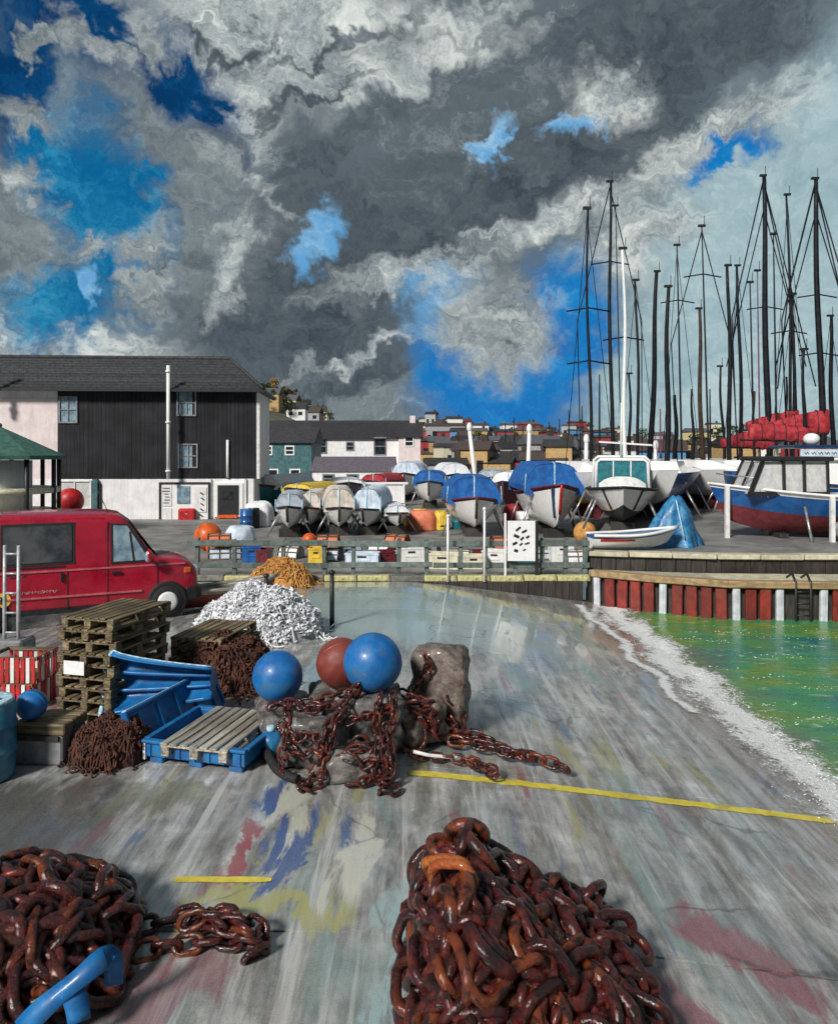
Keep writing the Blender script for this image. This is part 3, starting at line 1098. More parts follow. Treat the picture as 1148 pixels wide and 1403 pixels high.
rows = 12
for j in range(rows):
    g = MB()
    v0, v1 = j / rows, (j + 1.12) / rows
    cols_ = 60
    off = .5 if j % 2 else 0
    for i in range(-1, cols_):
        u0, u1 = max(0, (i + off) / cols_), min(1, (i + off + .97) / cols_)
        if u1 <= u0:
            continue
        h = R.uniform(.0, .02)
        b = len(g.v)
        for (u, v, zz) in ((u0, v0, .06 + h), (u1, v0, .06 + h), (u1, min(1, v1), .015), (u0, min(1, v1), .015)):
            g.v.append(roof_pt(u, v, Vector((0, 0, zz))))
        for (u, v, zz) in ((u0, v0, .0), (u1, v0, .0)):
            g.v.append(roof_pt(u, v, Vector((0, 0, zz))))
        g.face((b, b + 1, b + 2, b + 3))
        g.face((b + 4, b + 5, b + 1, b))
    tag(g.build('slate_course', M['slate'], wh, fix=False), kind='stuff')
g = MB()
q = [roof_pt(0, 0, Vector()), roof_pt(1, 0, Vector()), roof_pt(1, 1, Vector()), roof_pt(0, 1, Vector()), Vector((-28.4, 5.7, EV - .12)), Vector((.45, 5.7, EV - .12))]
g.v += q
for f in ((0, 1, 2, 3), (3, 2, 5, 4), (1, 5, 2), (0, 3, 4), (0, 4, 5, 1)):
    g.face(f)
g.build('roof', M['slate'], wh)
g = MB().tube([roof_pt(0, 1, Vector((0, 0, .06))), roof_pt(1, 1, Vector((0, 0, .06))), roof_pt(1, 0, Vector((.02, 0, .1)))], .10, 6)
g.build('ridge_tile', M['dark_roof'], wh)
g = MB().bar((-28.4, -.46, EV - .13), (.47, -.46, EV - .13), .12, .13)
g.build('gutter', M['black'], wh)
for px, a, b2, r_ in ((235, 505, 655, .095), (312, 603, 654, .07), (3, 500, 560, .13)):
    x = wx(px)
    g = MB().cyl((x, -.56 if a < 600 else .02, wz(b2)), (x, -.56 if a < 600 else .02, wz(a)), r_, n=8)
    if a < 600:
        for z in (wz(b2) + .4, (wz(a) + wz(b2)) / 2, wz(a) - .3):
            g.cyl((x, -.56, z - .05), (x, -.56, z + .05), r_ * 1.5, n=8)
    g.build('downpipe', M['white_plain'], wh)


def window(par, x, z, w, h, y=0.0, frame=None, pane=None, bars=(1, 1), ft=.07, dp=.08):
    fr = MB()
    for sx in (-1, 1):
        fr.box((x + sx * (w / 2), y, z), (ft, dp, h + ft))
    for sz_ in (-1, 1):
        fr.box((x, y - .002, z + sz_ * (h / 2)), (w - ft, dp, ft))
    for i in range(bars[0]):
        fr.box((x - w / 2 + w * (i + 1) / (bars[0] + 1), y + .004, z), (ft * .7, dp * .8, h - ft))
    for i in range(bars[1]):
        fr.box((x, y + .008, z - h / 2 + h * (i + 1) / (bars[1] + 1)), (w - ft, dp * .7, ft * .7))
    o = fr.build('window', frame or M['white_paint'], par)
    MB().box((x, y + .03, z), (w - ft, .012, h - ft)).build('pane', pane or M['glass_dark'], o)
    return o


grey_fr = mat('grey_frame', (.22, .23, .25), rough=.6, scale=6, var=.3)
for px0, px1, py0, py1 in ((243, 268, 536, 570), (245, 270, 609, 640), (81, 105, 546, 580)):
    window(wh, (wx(px0) + wx(px1)) / 2, wz((py0 + py1) / 2), wx(px1) - wx(px0), wz(py0) - wz(py1), .07, grey_fr, M['glass_blue'], (1, 1))
# ground floor openings
window(wh, (wx(80) + wx(124)) / 2, wz(676), wx(124) - wx(80), wz(658) - wz(694), .07, M['white_paint'], M['glass_pale'], (1, 0))
MB().box((wx(131), .02, BB / 2), (.25, .2, BB)).build('pillar', M['teal_wall'], wh)
MB().box((wx(131) + .2, .06, BB / 2 - .1), (.1, .12, BB - .2)).build('door_post', M['black'], wh)
o = MB().box((wx(313), .05, wz(684)), (wx(333) - wx(293), .14, wz(663) - wz(709))).build('door_frame', M['white_plain'], wh)
MB().box((wx(313), .0, wz(684)), (wx(327) - wx(298), .10, wz(665) - wz(705))).build('door', M['black'], o)
MB().box((wx(312), -.06, wz(678)), (.5, .03, .4)).build('door_glass', M['glass_dark'], o)
MB().box((wx(312), -.07, wz(706)), (wx(326) - wx(299), .12, .16)).build('door_sill', M['orange'], o)
for px in (288, 336):
    MB().box((wx(px), .05, BB / 2), (.12, .12, BB)).build('pilaster', M['white_paint'], wh)

# notice board on the warehouse
nx_, nz_ = (wx(220) + wx(287)) / 2, wz(689)
nw, nh = wx(287) - wx(220), wz(661) - wz(717)
nb_ = thing('notice_board', 'white notice board with posted sheets on the warehouse wall', 'notice board', (0, 0, 0))
nb_.location = wh.matrix_basis @ Vector((0, 0, 0)) if False else (WX, WY, 0)
nb_.rotation_euler = (0, 0, WR)
MB().box((nx_, -.02, nz_), (nw, .06, nh)).build('backboard', M['white_plain'], nb_)
g = MB()
for sx in (-1, 1):
    g.box((nx_ + sx * nw / 2, -.04, nz_), (.09, .12, nh + .09))
g.box((nx_, -.042, nz_ + nh / 2), (nw - .09, .12, .09))
g.build('frame', M['black'], nb_)
for i, (u, v, w, h, mm) in enumerate(((-.36, .2, .2, .5, 'white_paint'), (-.36, -.25, .2, .3, 'white_paint'), (.32, .1, .26, .6, 'white_paint'), (-.02, .22, .26, .42, 'glass_blue'))):
    MB().box((nx_ + u * nw, -.07 - .004 * i, nz_ + v * nh), (w * nw, .02, h * nh)).build('sheet', M[mm], nb_)
g = MB()
for i in range(6):
    g.box((nx_ - .36 * nw + R.uniform(-.05, .05), -.095, nz_ + (.38 - .07 * i) * nh), (.16 * nw * R.uniform(.5, 1), .01, .035), R=Matrix.Rotation(R.uniform(-.1, .1), 3, 'Y'))
for i in range(5):
    g.box((nx_ + .34 * nw + R.uniform(-.1, .1), -.105, nz_ + (.25 - .13 * i) * nh), (.2, .01, .06), R=Matrix.Rotation(.6, 3, 'Y'))
g.build('print', M['black'], nb_)
bx = thing('lifebuoy_box', 'bright red rounded box below the notice board sheets', 'box', (WX, WY, 0), WR)
g = MB().box((wx(258), -.22, wz(706, 37.8)), (.85, .3, .75))
g.build('case', M['red'], bx, bevel=.12, seg=3)
MB().box((wx(258), -.38, wz(703, 37.8)), (.12, .03, .06)).build('latch', M['steel'], bx)


# ------------------------------------------------------------------ green roofed kiosk on the left
kc = Vector((-17.1, 30.2, 0))
ki = thing('kiosk', 'open sided kiosk with conical green roof at left edge', 'kiosk', kc)
g = MB()
nseg = 10
ez, az = HZ - .12, HZ + 1.05
for i in range(nseg):
    a0, a1 = 2 * pi * i / nseg, 2 * pi * (i + 1) / nseg
    g = MB()
    r_ = 2.45
    b = len(g.v)
    g.v += [Vector((r_ * cos(a0), r_ * sin(a0), ez)), Vector((r_ * cos(a1), r_ * sin(a1), ez)), Vector((.05 * cos(a1), .05 * sin(a1), az)), Vector((.05 * cos(a0), .05 * sin(a0), az)),
            Vector((r_ * cos(a0), r_ * sin(a0), ez - .16)), Vector((r_ * cos(a1), r_ * sin(a1), ez - .16))]
    g.face((0, 1, 2, 3)); g.face((4, 5, 1, 0)); g.face((3, 2, 5, 4))
    g.build('roof_panel', M['green_roof'], ki)
    p0 = MB().cyl((r_ * .9 * cos(a0), r_ * .9 * sin(a0), 0), (r_ * .9 * cos(a0), r_ * .9 * sin(a0), ez - .1), .09, n=6)
    p0.build('post', M['black'], ki)
g = MB().lathe((0, 0, 0), [(2.25, .02), (2.25, .95)], 10)
g.build('counter', M['white_paint'], ki)
g = MB().lathe((0, 0, 0), [(2.32, .95), (2.32, 1.05)], 10)
g.build('counter_top', M['cream'], ki)
g = MB().lathe((0, 0, 0), [(2.27, 1.75), (2.27, 1.98)], 10)
g.build('fascia', M['cream'], ki)
g = MB().lathe((0, 0, 0), [(1.2, .02), (1.2, ez - .2)], 10)
g.build('back_wall', M['white_wall'], ki)
g = MB().ball((0, 0, az + .06), .1, 8, 6)
g.build('finial', M['green_roof'], ki)

# ------------------------------------------------------------------ buildings beyond the yard
def gabled(name, label, cat, px0, px1, d, z0, z1, zr, depth, wm, rm, wins=(), chim=0, hip=0.0, rz=0.0, group=None, over=.3):
    x0, x1 = (px0 - 574) / F * d, (px1 - 574) / F * d
    w = x1 - x0
    o = thing(name, label, cat, ((x0 + x1) / 2, d, z0), rz, group)
    MB().box((0, depth / 2, (z1 - z0) / 2), (w, depth, z1 - z0)).build('wall', wm, o)
    g = MB()
    e, r_ = z1 - z0, zr - z0
    a, b2 = -w / 2 - over, w / 2 + over
    g.v += [Vector(q) for q in ((a, -over, e - .05), (b2, -over, e - .05), (b2, depth + over, e - .05), (a, depth + over, e - .05), (a + hip, depth / 2, r_), (b2 - hip, depth / 2, r_))]
    for f in ((0, 1, 5, 4), (2, 3, 4, 5), (1, 2, 5), (3, 0, 4), (3, 2, 1, 0)):
        g.face(f)
    rf = g.build('roof', rm, o)
    for i in range(chim):
        MB().box((a + (b2 - a) * (i + .6) / chim, depth / 2, r_ + .25), (.6, .6, .9)).build('chimney', M['pink_wall'], rf)
    for (u, v, ww, hh) in wins:
        window(o, u * w, v, ww, hh, -.03, M['white_plain'] if wm != M['white_wall'] else grey_fr, M['glass_dark'], (0, 1), .12)
    return o


gabled('terraced_house', 'long white house with dark roof beyond the covered boats', 'house', 424, 548, 82, 0, HZ + 19 / F * 82, HZ + 44 / F * 82, 9, M['white_wall'], M['dark_roof'], ((-.36, 4.1, 1.0, 1.5), (.28, 4.1, 1.3, 1.9), (-.05, 4.1, .8, .9)), 0)
o = gabled('gabled_house', 'pinkish house with black arches adjoining the long white house', 'house', 546, 576, 80, 0, HZ + 22 / F * 80, HZ + 44 / F * 80, 8, M['pink_wall'], M['dark_roof'], ((-.02, 4.6, .9, 1.0), (-.28, 1.2, 1.0, 2.0), (.28, 1.1, .9, 1.8)), 1)
gabled('boat_shed', 'low shed with purple grey roof in front of white house', 'shed', 428, 538, 62, 0, 1.9, HZ - .35, 6, M['white_wall'], M['purple_roof'], ((-.3, 1.2, .9, .7), (0, 1.2, .9, .7), (.3, 1.2, .9, .7)), 0, over=.2)
gabled('teal_shed', 'teal walled shed between warehouse and long white house', 'shed', 352, 427, 70, 0, HZ + 14 / F * 70, HZ + 36 / F * 70, 7, M['teal_wall'], M['dark_roof'], ((-.3, 3.6, .8, .8), (.1, 3.6, .8, .8), (-.2, 1.2, .9, 1.2), (.2, 1.2, .9, 1.2)), 0)
# long dark roof rising behind them
gabled('long_hall', 'long hall with black roof rising behind the teal shed', 'hall', 352, 560, 98, 0, HZ + 22 / F * 98, HZ + 46 / F * 98, 9, M['pink_wall'], M['dark_roof'], (), 0)
# low white barrier wall in front of the sheds
bw = thing('barrier_wall', 'low white wall with rail in front of the sheds', 'wall', (-6.9, 47, 0))
MB().box((1.5, 0, .75), (9, .25, 1.1)).build('wall_panel', M['white_wall'], bw)
MB().bar((-4.5, -.02, 1.45), (6.2, -.02, 1.45), .14, .14).build('rail', M['white_plain'], bw)
for i in range(6):
    MB().box((-4.3 + 2.05 * i, 0, .72), (.12, .12, 1.4)).build('post', M['white_plain'], bw)

# the far town on the hill
walls = [('cream', M['cream']), ('white', M['white_plain']), ('yellow', mat('far_yellow', (.60, .53, .28), rough=.8)), ('brick red', mat('far_red', (.34, .04, .05), rough=.8)),
         ('grey', mat('far_grey', (.38, .39, .41), rough=.8)), ('ochre', mat('far_ochre', (.48, .32, .14), rough=.8)), ('blue', mat('far_blue', (.08, .24, .46), rough=.8))]
roofs = [M['dark_roof'], mat('far_roof_brown', (.07, .05, .045), rough=.8), mat('far_roof_slate', (.09, .095, .11), rough=.8)]


def far_house(w, dp, h, rh, wm, rm, loc, label, windows):
    o = thing('town_house', label, 'house', loc, R.uniform(-.3, .3), 'small houses of the far town')
    if label in used_labels:
        for nm in ((('wide', 'broad') if w > 3 else ('narrow', 'slender')) + ('low', 'tall')[::(1 if h < 3.6 else -1)]):
            if nm + ' ' + label not in used_labels:
                label = nm + ' ' + label
                break
        o['label'] = label
    used_labels.add(label)
    MB().box((0, 0, h / 2 - 1.5), (w, dp, h + 3)).build('wall', wm, o)
    g = MB()
    a, e = w / 2 + .2, dp / 2 + .2
    g.v += [Vector(q) for q in ((-a, -e, h), (a, -e, h), (a, e, h), (-a, e, h), (-a, 0, h + rh), (a, 0, h + rh))]
    for f in ((0, 1, 5, 4), (2, 3, 4, 5), (1, 2, 5), (3, 0, 4), (3, 2, 1, 0)):
        g.face(f)
    rf = g.build('roof', rm, o)
    MB().box((w * .3, 0, h + rh), (.5, .5, 1.0)).build('chimney', M['bark'], rf)
    for i in range(windows):
        x = -w / 2 + w * (i + .5) / windows
        MB().box((x, -dp / 2 - .02, h * .62), (w / windows * .42, .06, h * .3)).build('window', M['glass_dark'], o)


def zone(px):
    for lim, nm in ((585, 'right of the pinkish house'), (612, 'behind the yellow tarpaulin'), (640, 'left of the leaning white pole'), (665, 'right of the leaning white pole'), (700, 'behind the gap between the blue covered boats'),
                    (730, 'around the upright white pole'), (765, 'behind the tall blue covered boat'), (800, 'left of the leftmost tall mast'), (835, 'between the two leftmost tall masts'), (880, 'behind the white mast'),
                    (925, 'behind the thick black masts'), (975, 'behind the brown mast'), (1030, 'left of the red sail covers')):
        if px < lim:
            return nm
    return 'behind the red sail covers'


roof_names = ['black', 'brown', 'slate']
NH = 150
for i in range(NH):
    y = 62 + 180 * (i / NH) ** 1.3 + R.uniform(-4, 4)
    px = R.uniform(578, 835) if i % 4 else R.uniform(835, 1120)
    x = (px - 574) / F * y
    k = R.choice((0, 0, 1, 1, 2, 3, 3, 4, 4, 5, 5, 6))
    ri = R.randrange(3)
    h = R.uniform(2.6, 4.6) * (.8 + y / 400)
    far_house(R.uniform(2.0, 4.2) * (.7 + y / 300), 4, h, R.uniform(.45, 1.0), walls[k][1], roofs[ri], (x, y, (hill_z(x, y) if y > 92 else 0) - .3),
              '%s %s-roofed house, %s far town, %s' % (walls[k][0], roof_names[ri], 'upper' if y > 165 else ('lower' if y < 110 else 'middle'), zone(px)), R.choice((1, 2, 2)))
for i, (px, y) in enumerate(((362, 232), (384, 240), (398, 225), (415, 240), (436, 236), (372, 205), (407, 200), (428, 212))):
    x = (px - 574) / F * y
    k = (1, 0, 2, 1, 0, 5, 1, 4)[i]
    far_house(5.2, 5, 3.2, 1.9, walls[k][1], roofs[i % 3], (x, y, hill_z(x, y) - .3), 'small %s house among hill trees, %s' % (walls[k][0], ('leftmost beside the warehouse corner', 'near the golden tree', 'on the ridge', 'on the right brow', 'lowest on the right', 'low at the left', 'low in the middle', 'lower right of the grove')[i]), 2)


def tree(loc, h, r_, label, lm, seed, group):
    rr = random.Random(seed)
    o = thing('hill_tree', label, 'tree', loc, rr.random() * 6, group)
    g = MB().tube([(0, 0, -1), (.1, 0, h * .3), (-.1, .1, h * .6), (0, 0, h * .85)], [h * .045, h * .035, h * .02, h * .008], 6)
    for i in range(5):
        a = rr.random() * 6.28
        g.tube([(0, 0, h * .35), (r_ * .4 * cos(a), r_ * .4 * sin(a), h * .6), (r_ * .8 * cos(a), r_ * .8 * sin(a), h * .75)], [h * .018, h * .012, h * .004], 5)
    g.build('trunk', M['bark'], o)
    g = MB()
    cl = [(Vector((rr.gauss(0, .42) * r_, rr.gauss(0, .42) * r_, h * rr.uniform(.42, .95))), rr.uniform(.2, .42) * r_) for _ in range(11)]
    for c, q in cl:
        for _ in range(44):
            v = Vector((rr.gauss(0, 1), rr.gauss(0, 1), rr.gauss(0, .8))).normalized() * q * rr.uniform(.5, 1.1)
            p = c + v
            s_ = r_ * rr.uniform(.05, .11)
            u = Vector((rr.gauss(0, 1), rr.gauss(0, 1), rr.gauss(0, 1))).normalized()
            w = u.orthogonal().normalized()
            b = len(g.v)
            g.v += [p - u * s_, p + w * s_, p + u * s_, p - w * s_]
            g.face((b, b + 1, b + 2, b + 3))
    tag(g.build('crown', lm, o, fix=False), kind='stuff')


for i, (px, y, h) in enumerate(((358, 215, 6), (374, 222, 7), (386, 210, 6), (400, 235, 6.5), (412, 212, 5), (424, 226, 5.5), (440, 220, 4.5), (366, 196, 6), (392, 196, 5), (452, 228, 4))):
    x = (px - 574) / F * y
    gold = i in (1, 3, 6)
    tree((x, y, hill_z(x, y) - .2), h, h * .42, ('autumn gold tree, %s one of three on the hill' % {1: 'left', 3: 'middle', 6: 'right'}.get(i, '')) if gold else 'dark green tree on the hill, ' + ('by the warehouse corner', '', 'left of the white house', '', 'right of the middle golden tree', 'near the ridge top', '', 'low behind the shed roofs', 'low below the houses', 'farthest right of the grove')[i], M['leaf_gold'] if gold else M['leaf_green'], 50 + i, 'trees on the hill')
for i in range(22):
    y = R.uniform(120, 250)
    px = 575 + 25.5 * i
    x = (px - 574) / F * y
    tree((x, y, hill_z(x, y) - .3), 4 + .1 * i, R.uniform(2, 2.8), '%s dark green tree in the far town, %s' % ('rightmost' if i == 21 else ('small', 'bushy', 'tall')[i % 3], zone(px)), M['leaf_green'], 90 + i, 'trees in the far town')
# ------------------------------------------------------------------ boats
def hull_fn(L, B, H, transom=.72, rake=.5, sheer=.22, deadrise=.12):
    def pt(t, s, side=1, off=0.0):
        if t < .5:
            b = transom + (1 - transom) * sin(pi / 2 * t / .5)
        else:
            b = max(0.0, 1 - ((t - .5) / .5) ** 2.3)
        b = B / 2 * b
        zs = H * (1 + sheer * max(0, t - .35) ** 2 * 2)
        zk = H * (.04 + deadrise * 0) + (H * .35 * max(0, (t - .72) / .28) ** 2)
        p = .42 + .55 * t ** 3
        w = b * (s ** p)
        z = zk + (zs - zk) * s ** (1.25 - .25 * t)
        x = t * L + rake * s * t ** 5
        return Vector((x, side * (w + off), z))
    return pt


def hull_band(pt, s0, s1, ns=4, nt=16, off=0.0):
    g = MB()
    for side in (-1, 1):
        g.grid(lambda u, v: pt(u, s0 + (s1 - s0) * v, side, off), nt, ns)
    if s0 < s1:     # transom
        g.grid(lambda u, v: pt(0, s0 + (s1 - s0) * v, -1 + 2 * u, off) if False else Vector((0, (-1 + 2 * u) * pt(0, s0 + (s1 - s0) * v, 1, off).y, pt(0, s0 + (s1 - s0) * v, 1).z)), 4, ns)
    return g


def sheer_line(pt, side, s=1.0, n=18, off=.02, dz=0.0):
    return [pt(i / n, s, side, off) + Vector((0, 0, dz)) for i in range(n + 1)]


def make_boat(name, label, cat, loc, rz, L, B, H, bands, group=None, rub=None, props=True, z0=.35, deckm=None, transom=.72, rake=.5, sheer=.22):
    """bands: (part name, s0, s1, material)"""
    o = thing(name, label, cat, loc, rz, group)
    pt0 = hull_fn(L, B, H, transom, rake, sheer)
    pt = lambda t, s, side=1, off=0.0: pt0(t, s, side, off) + Vector((-L / 2, 0, z0))
    for nm, s0, s1, m_ in bands:
        hb = hull_band(lambda t, s, side=1, off=0.0: pt(t, s, side, off), s0, s1)
        for q in range(len(hb.v)):
            pass
        g = MB()
        for side in (-1, 1):
            g.grid(lambda u, v: pt(u, s0 + (s1 - s0) * v, side, 0), 16, 4)
        g.grid(lambda u, v: Vector((-L / 2, (-1 + 2 * u) * pt(0, s0 + (s1 - s0) * v).y, pt(0, s0 + (s1 - s0) * v).z)), 4, 4)
        g.build(nm, m_, o)
    g = MB()
    g.grid(lambda u, v: Vector((pt(u, 1).x, (-1 + 2 * v) * pt(u, 1).y * .97, pt(u, 1).z - .05)), 16, 2)
    g.build('deck', deckm or M['gelcoat'], o)
    if rub is not None:
        g = MB()
        for side in (-1, 1):
            g.tube(sheer_line(pt, side), .045, 6)
        g.build('rubbing_strake', rub, o)
    if props:
        for x in (-L * .3, 0, L * .28):
            MB().box((x, 0, z0 / 2 + .02), (.28, .8, z0 + .04)).build('keel_block', M['dark_timber'], o)
        for sx in (-L * .28, L * .22):
            for sy in (-1, 1):
                p = pt(.5 + sx / L, .7, sy)
                MB().tube([(p.x, p.y + sy * .5, 0), (p.x, p.y + sy * .03, p.z)], .045, 6).build('prop', M['steel'], o)
    return o, pt


def cover_tent(L, B, h0, h1, z, x0, x1, nu=16, nv=12, peak=.25, seed=0):
    """boat cover: domed cloth with sag folds between ribs"""
    g = MB()

    def f(u, v):
        x = x0 + (x1 - x0) * u
        a = -1 + 2 * v
        k = 1 - abs(a) ** 4.5 * (1 - peak)
        hh = (h0 + (h1 - h0) * u) * k * (1 - .05 * abs(sin(u * pi * 4)))
        w = B / 2 * (1 - .12 * max(0, u - .6) / .4) * (1 - .18 * (1 - abs(a)) * 0)
        return (x, a * w * (1 + .05 * (1 - k)), z + hh + .03 * mnoise.noise((x * 2, a * 3, seed)) - (.0 if 0 < u < 1 else .0))
    g.grid(f, nu, nv)
    for u in (0, 1):
        def e(s, t):
            p = Vector(f(u, s))
            return (p.x, p.y, z + (p.z - z) * t - .02)
        g.grid(e, nv, 4)
    for v in (0, 1):
        def e2(s, t):
            p = Vector(f(s, v))
            return (p.x, p.y, p.z - .22 * (1 - t))
        g.grid(e2, nu, 2)
    return g


# covered boats seen bow on behind the fence
def covered(label, px, py, d, L, B, H, hc, seed, cloth='blue_cloth', hull='gelcoat', stripes=False, group='blue covered boats behind the fence', trim='maroon', yaw=0.0, peak=.30):
    p = Q(px, py, d)
    o, pt = make_boat('covered_boat', label, 'boat', (p.x, d + L / 2, 0), radians(-90) + yaw, L, B, H,
                      [('hull', 0, .92, M[hull]), ('sheer_stripe', .92, 1, M[trim])], group, M[trim], z0=.30, rake=.45, sheer=.35)
    zt = H + .30
    g = cover_tent(L, B * .98, hc, hc * .95, zt - .02, -L / 2 + .1, L * .32, seed=seed, peak=peak)
    c = g.build('cover', M[cloth], o)
    MB().tube([(L * .325, 0, zt + .02), (L * .325, 0, zt + hc * .92), (L * .22, 0, zt + hc * .99)], .03, 6).build('seam', M['blue_scuff'], c)
    for s_ in (-1, 1):
        MB().tube([(L * .322, s_ * B * .46, zt + .05), (L * .322, s_ * B * .44, zt + hc * .62)], .02, 5).build('seam', M['blue_scuff'], c)
    st = [pt(1, q) + Vector((.03, 0, 0)) for q in (.12, .4, .7, 1)]
    MB().tube([Vector((q.x, 0, q.z)) for q in st], .055, 6).build('stem', M['red' if stripes else 'bark'], o)
    if stripes:
        q0, q1 = pt(.955, .95, -1, .02), pt(.93, .15, -1, .02)
        MB().bar(q0, q1, .15, .05).build('draught_mark', M['navy'], o)
    return o


covered('small white boat under low blue cover left of the fence sign', 652, 735, 29.0, 4.6, 2.42, 1.05, 1.12, 3)
covered('larger white boat under tall blue cover right of the fence sign', 766, 733, 28.5, 5.4, 2.60, 1.45, 1.30, 5, stripes=True)
wg = 'wrapped boats behind the fence'
covered('beige wrapped boat, largest of the wrapped boats behind the fence', 457, 742, 29.5, 3.8, 1.40, .72, .95, 11, 'beige_cloth', 'gelcoat', False, wg, 'black', .12, .45)
covered('pale blue wrapped boat right of the beige one', 505, 742, 29.8, 3.8, 1.30, .66, 1.02, 12, 'ice_cloth', 'gelcoat', False, wg, 'black', -.1, .45)
covered('blue grey wrapped boat left of the beige ones', 388, 744, 29.0, 3.6, 1.20, .78, .72, 13, 'grey_cloth', 'gelcoat', False, wg, 'black', .1, .5)
covered('narrow beige wrapped boat between blue grey and large beige ones', 422, 742, 30.5, 3.4, .95, .66, .84, 14, 'beige_cloth', 'gelcoat', False, wg, 'maroon', .0, .4)
covered('low white wrapped boat left of the orange red tarpaulin', 538, 738, 30.0, 3.4, 1.15, .52, .42, 15, 'net_white', 'gelcoat', False, wg, 'black', .15, .4)
# smaller boats laid up further back in the yard
bg_ = 'boats laid up at the back of the yard'
for i, (px, d, B, H, hc, cl, hu, lb) in enumerate((
        (590, 44, 2.2, 1.1, .9, 'blue_cloth', 'gelcoat', 'white boat with blue cover far back behind the orange red tarpaulin'),
        (622, 50, 2.4, 1.3, 1.1, 'net_white', 'gelcoat', 'white wrapped boat far back left of the leaning white pole'),
        (680, 47, 2.3, 1.2, .8, 'grey_cloth', 'hull_blue', 'grey covered blue boat far back between the blue covered boats'),
        (712, 40, 2.2, 1.2, .9, 'net_white', 'maroon', 'white covered maroon boat far back between the blue covered boats'),
        (800, 43, 2.2, 1.3, .8, 'beige_cloth', 'gelcoat', 'beige covered boat far back beside the leftmost tall mast'),
        (560, 52, 2.3, 1.3, 1.2, 'ice_cloth', 'gelcoat', 'pale blue covered boat far back in front of the pinkish house'),
        (520, 48, 2.0, 1.0, .7, 'red_cloth', 'gelcoat', 'red covered boat far back before the low white wall'),
        (470, 42, 2.2, 1.1, .5, 'net_white', 'navy', 'white covered navy boat far back behind the beige wrapped boat'),
        (372, 40, 2.0, 1.1, .8, 'net_white', 'teal', 'white covered teal boat far back beside the warehouse corner'),
        (412, 38, 1.9, 1.0, .5, 'yellow', 'gelcoat', 'yellow covered boat far back left of the beige ones'))):
    covered(lb, px, 700, d, 4.6, B, H, hc, 30 + i, cl, hu, False, bg_, ('navy', 'black', 'maroon')[i % 3], R.uniform(-.5, .5), .4)

# teal boat
tp = Q(874, 728, 25.2)
o, pt = make_boat('teal_cabin_boat', 'white boat with teal canvas cabin and dark strakes above the dinghy', 'boat', (tp.x, 27.3, DECK_Z), radians(-104), 5.2, 2.5, 1.12,
                  [('bottom', 0, .34, M['antifoul_dark']), ('hull', .34, .94, M['gelcoat']), ('sheer_stripe', .94, 1, M['antifoul_dark'])], None, M['black'], z0=.25)
g = MB()
zc = 1.37
rings = []
for x, w, h in ((-2.3, .95, .75), (-1.2, 1.02, 1.12), (.5, 1.0, 1.16), (1.05, .9, 1.08)):
    rings.append([Vector((x, -w, zc)), Vector((x, -w * .93, zc + h * .9)), Vector((x, -w * .8, zc + h)), Vector((x, w * .8, zc + h)), Vector((x, w * .93, zc + h * .9)), Vector((x, w, zc))])
g.loft(rings, closed=True, sm=False)
cb = g.build('canvas_cabin', M['teal'], o)
g = MB()
for x, w, h in ((1.08, .92, 1.10), (-.3, 1.03, 1.19)):
    g.tube([(x, -w, zc), (x, -w * .95, zc + h * .9), (x, -w * .82, zc + h), (x, w * .82, zc + h), (x, w * .95, zc + h * .9), (x, w, zc)], .06, 6)
for s in (-1, 1):
    g.tube([(1.08, s * .3, zc), (1.08, s * .3, zc + 1.05)], .025, 5)
g.build('hoop', M['white_plain'], cb)
g = MB()
g.grid(lambda u, v: (1.12 + .75 * u, -.8 + 1.6 * v, zc + .5 * (1 - u) * (1 - .5 * abs(2 * v - 1) ** 3)), 6, 8)
g.build('foredeck_cuddy', M['white_paint'], o)
for sy in (-1, 1):
    q0, q1 = pt(.86, .95, sy, .03), pt(.84, .35, sy, .03)
    MB().bar(q0, q1, .07, .04).build('fender_strap', M['black'], o)
for x in (-.2,):
    g = MB().cyl((x, 0, zc + 1.1), (x, 0, zc + 3.2), .05, .03, 6)
    g.bar((x, -.8, zc + 1.75), (x, 1.1, zc + 1.62), .06, .06)
    g.build('aerial_mast', M['white_plain'], o)

# dinghy on the wall cap
dp_ = Q(864, 752, 20.3)
o, pt = make_boat('dinghy', 'small white dinghy with blue gunwale lying on the wall cap', 'dinghy', (dp_.x + .02, 20.55, DECK_Z + .06), radians(8), 2.25, .95, .40,
                  [('hull', 0, .80, M['gelcoat']), ('gunwale_band', .80, 1, M['hull_blue'])], None, M['white_plain'], False, 0.0, M['grey_box'], .6, .3, .5)
g = MB()
g.grid(lambda u, v: pt(.08 + .42 * u, .62 + .20 * v * (1 - .5 * u), -1, .012), 8, 2)
g.build('red_flash', M['red'], o)
g = MB().box((-.35, 0, .36), (.24, .8, .04)); g.box((.25, 0, .36), (.22, .72, .04))
g.build('thwart', M['wood_pale'], o)

# blue tarpaulin draped over a pile
tb = Q(930, 745, 21.2)
tt = thing('tarpaulin_pile', 'crumpled blue tarpaulin draped into a peak beside the dinghy', 'tarpaulin', (tb.x, 21.6, DECK_Z))
g = MB()


def tarp(u, v):
    a = 2 * pi * u
    h = 1 - v
    r_ = (.10 + .62 * v ** .75) * (1 + .13 * sin(a * 5 + 1) * v + .09 * sin(a * 9) * v + .16 * mnoise.noise((cos(a) * 2, sin(a) * 2, v * 2)))
    return (r_ * cos(a) * 1.08 + .1 * h - .05, r_ * sin(a) * .8, 1.46 * h ** .85 + .05 * mnoise.noise((a, v * 5, 3)))


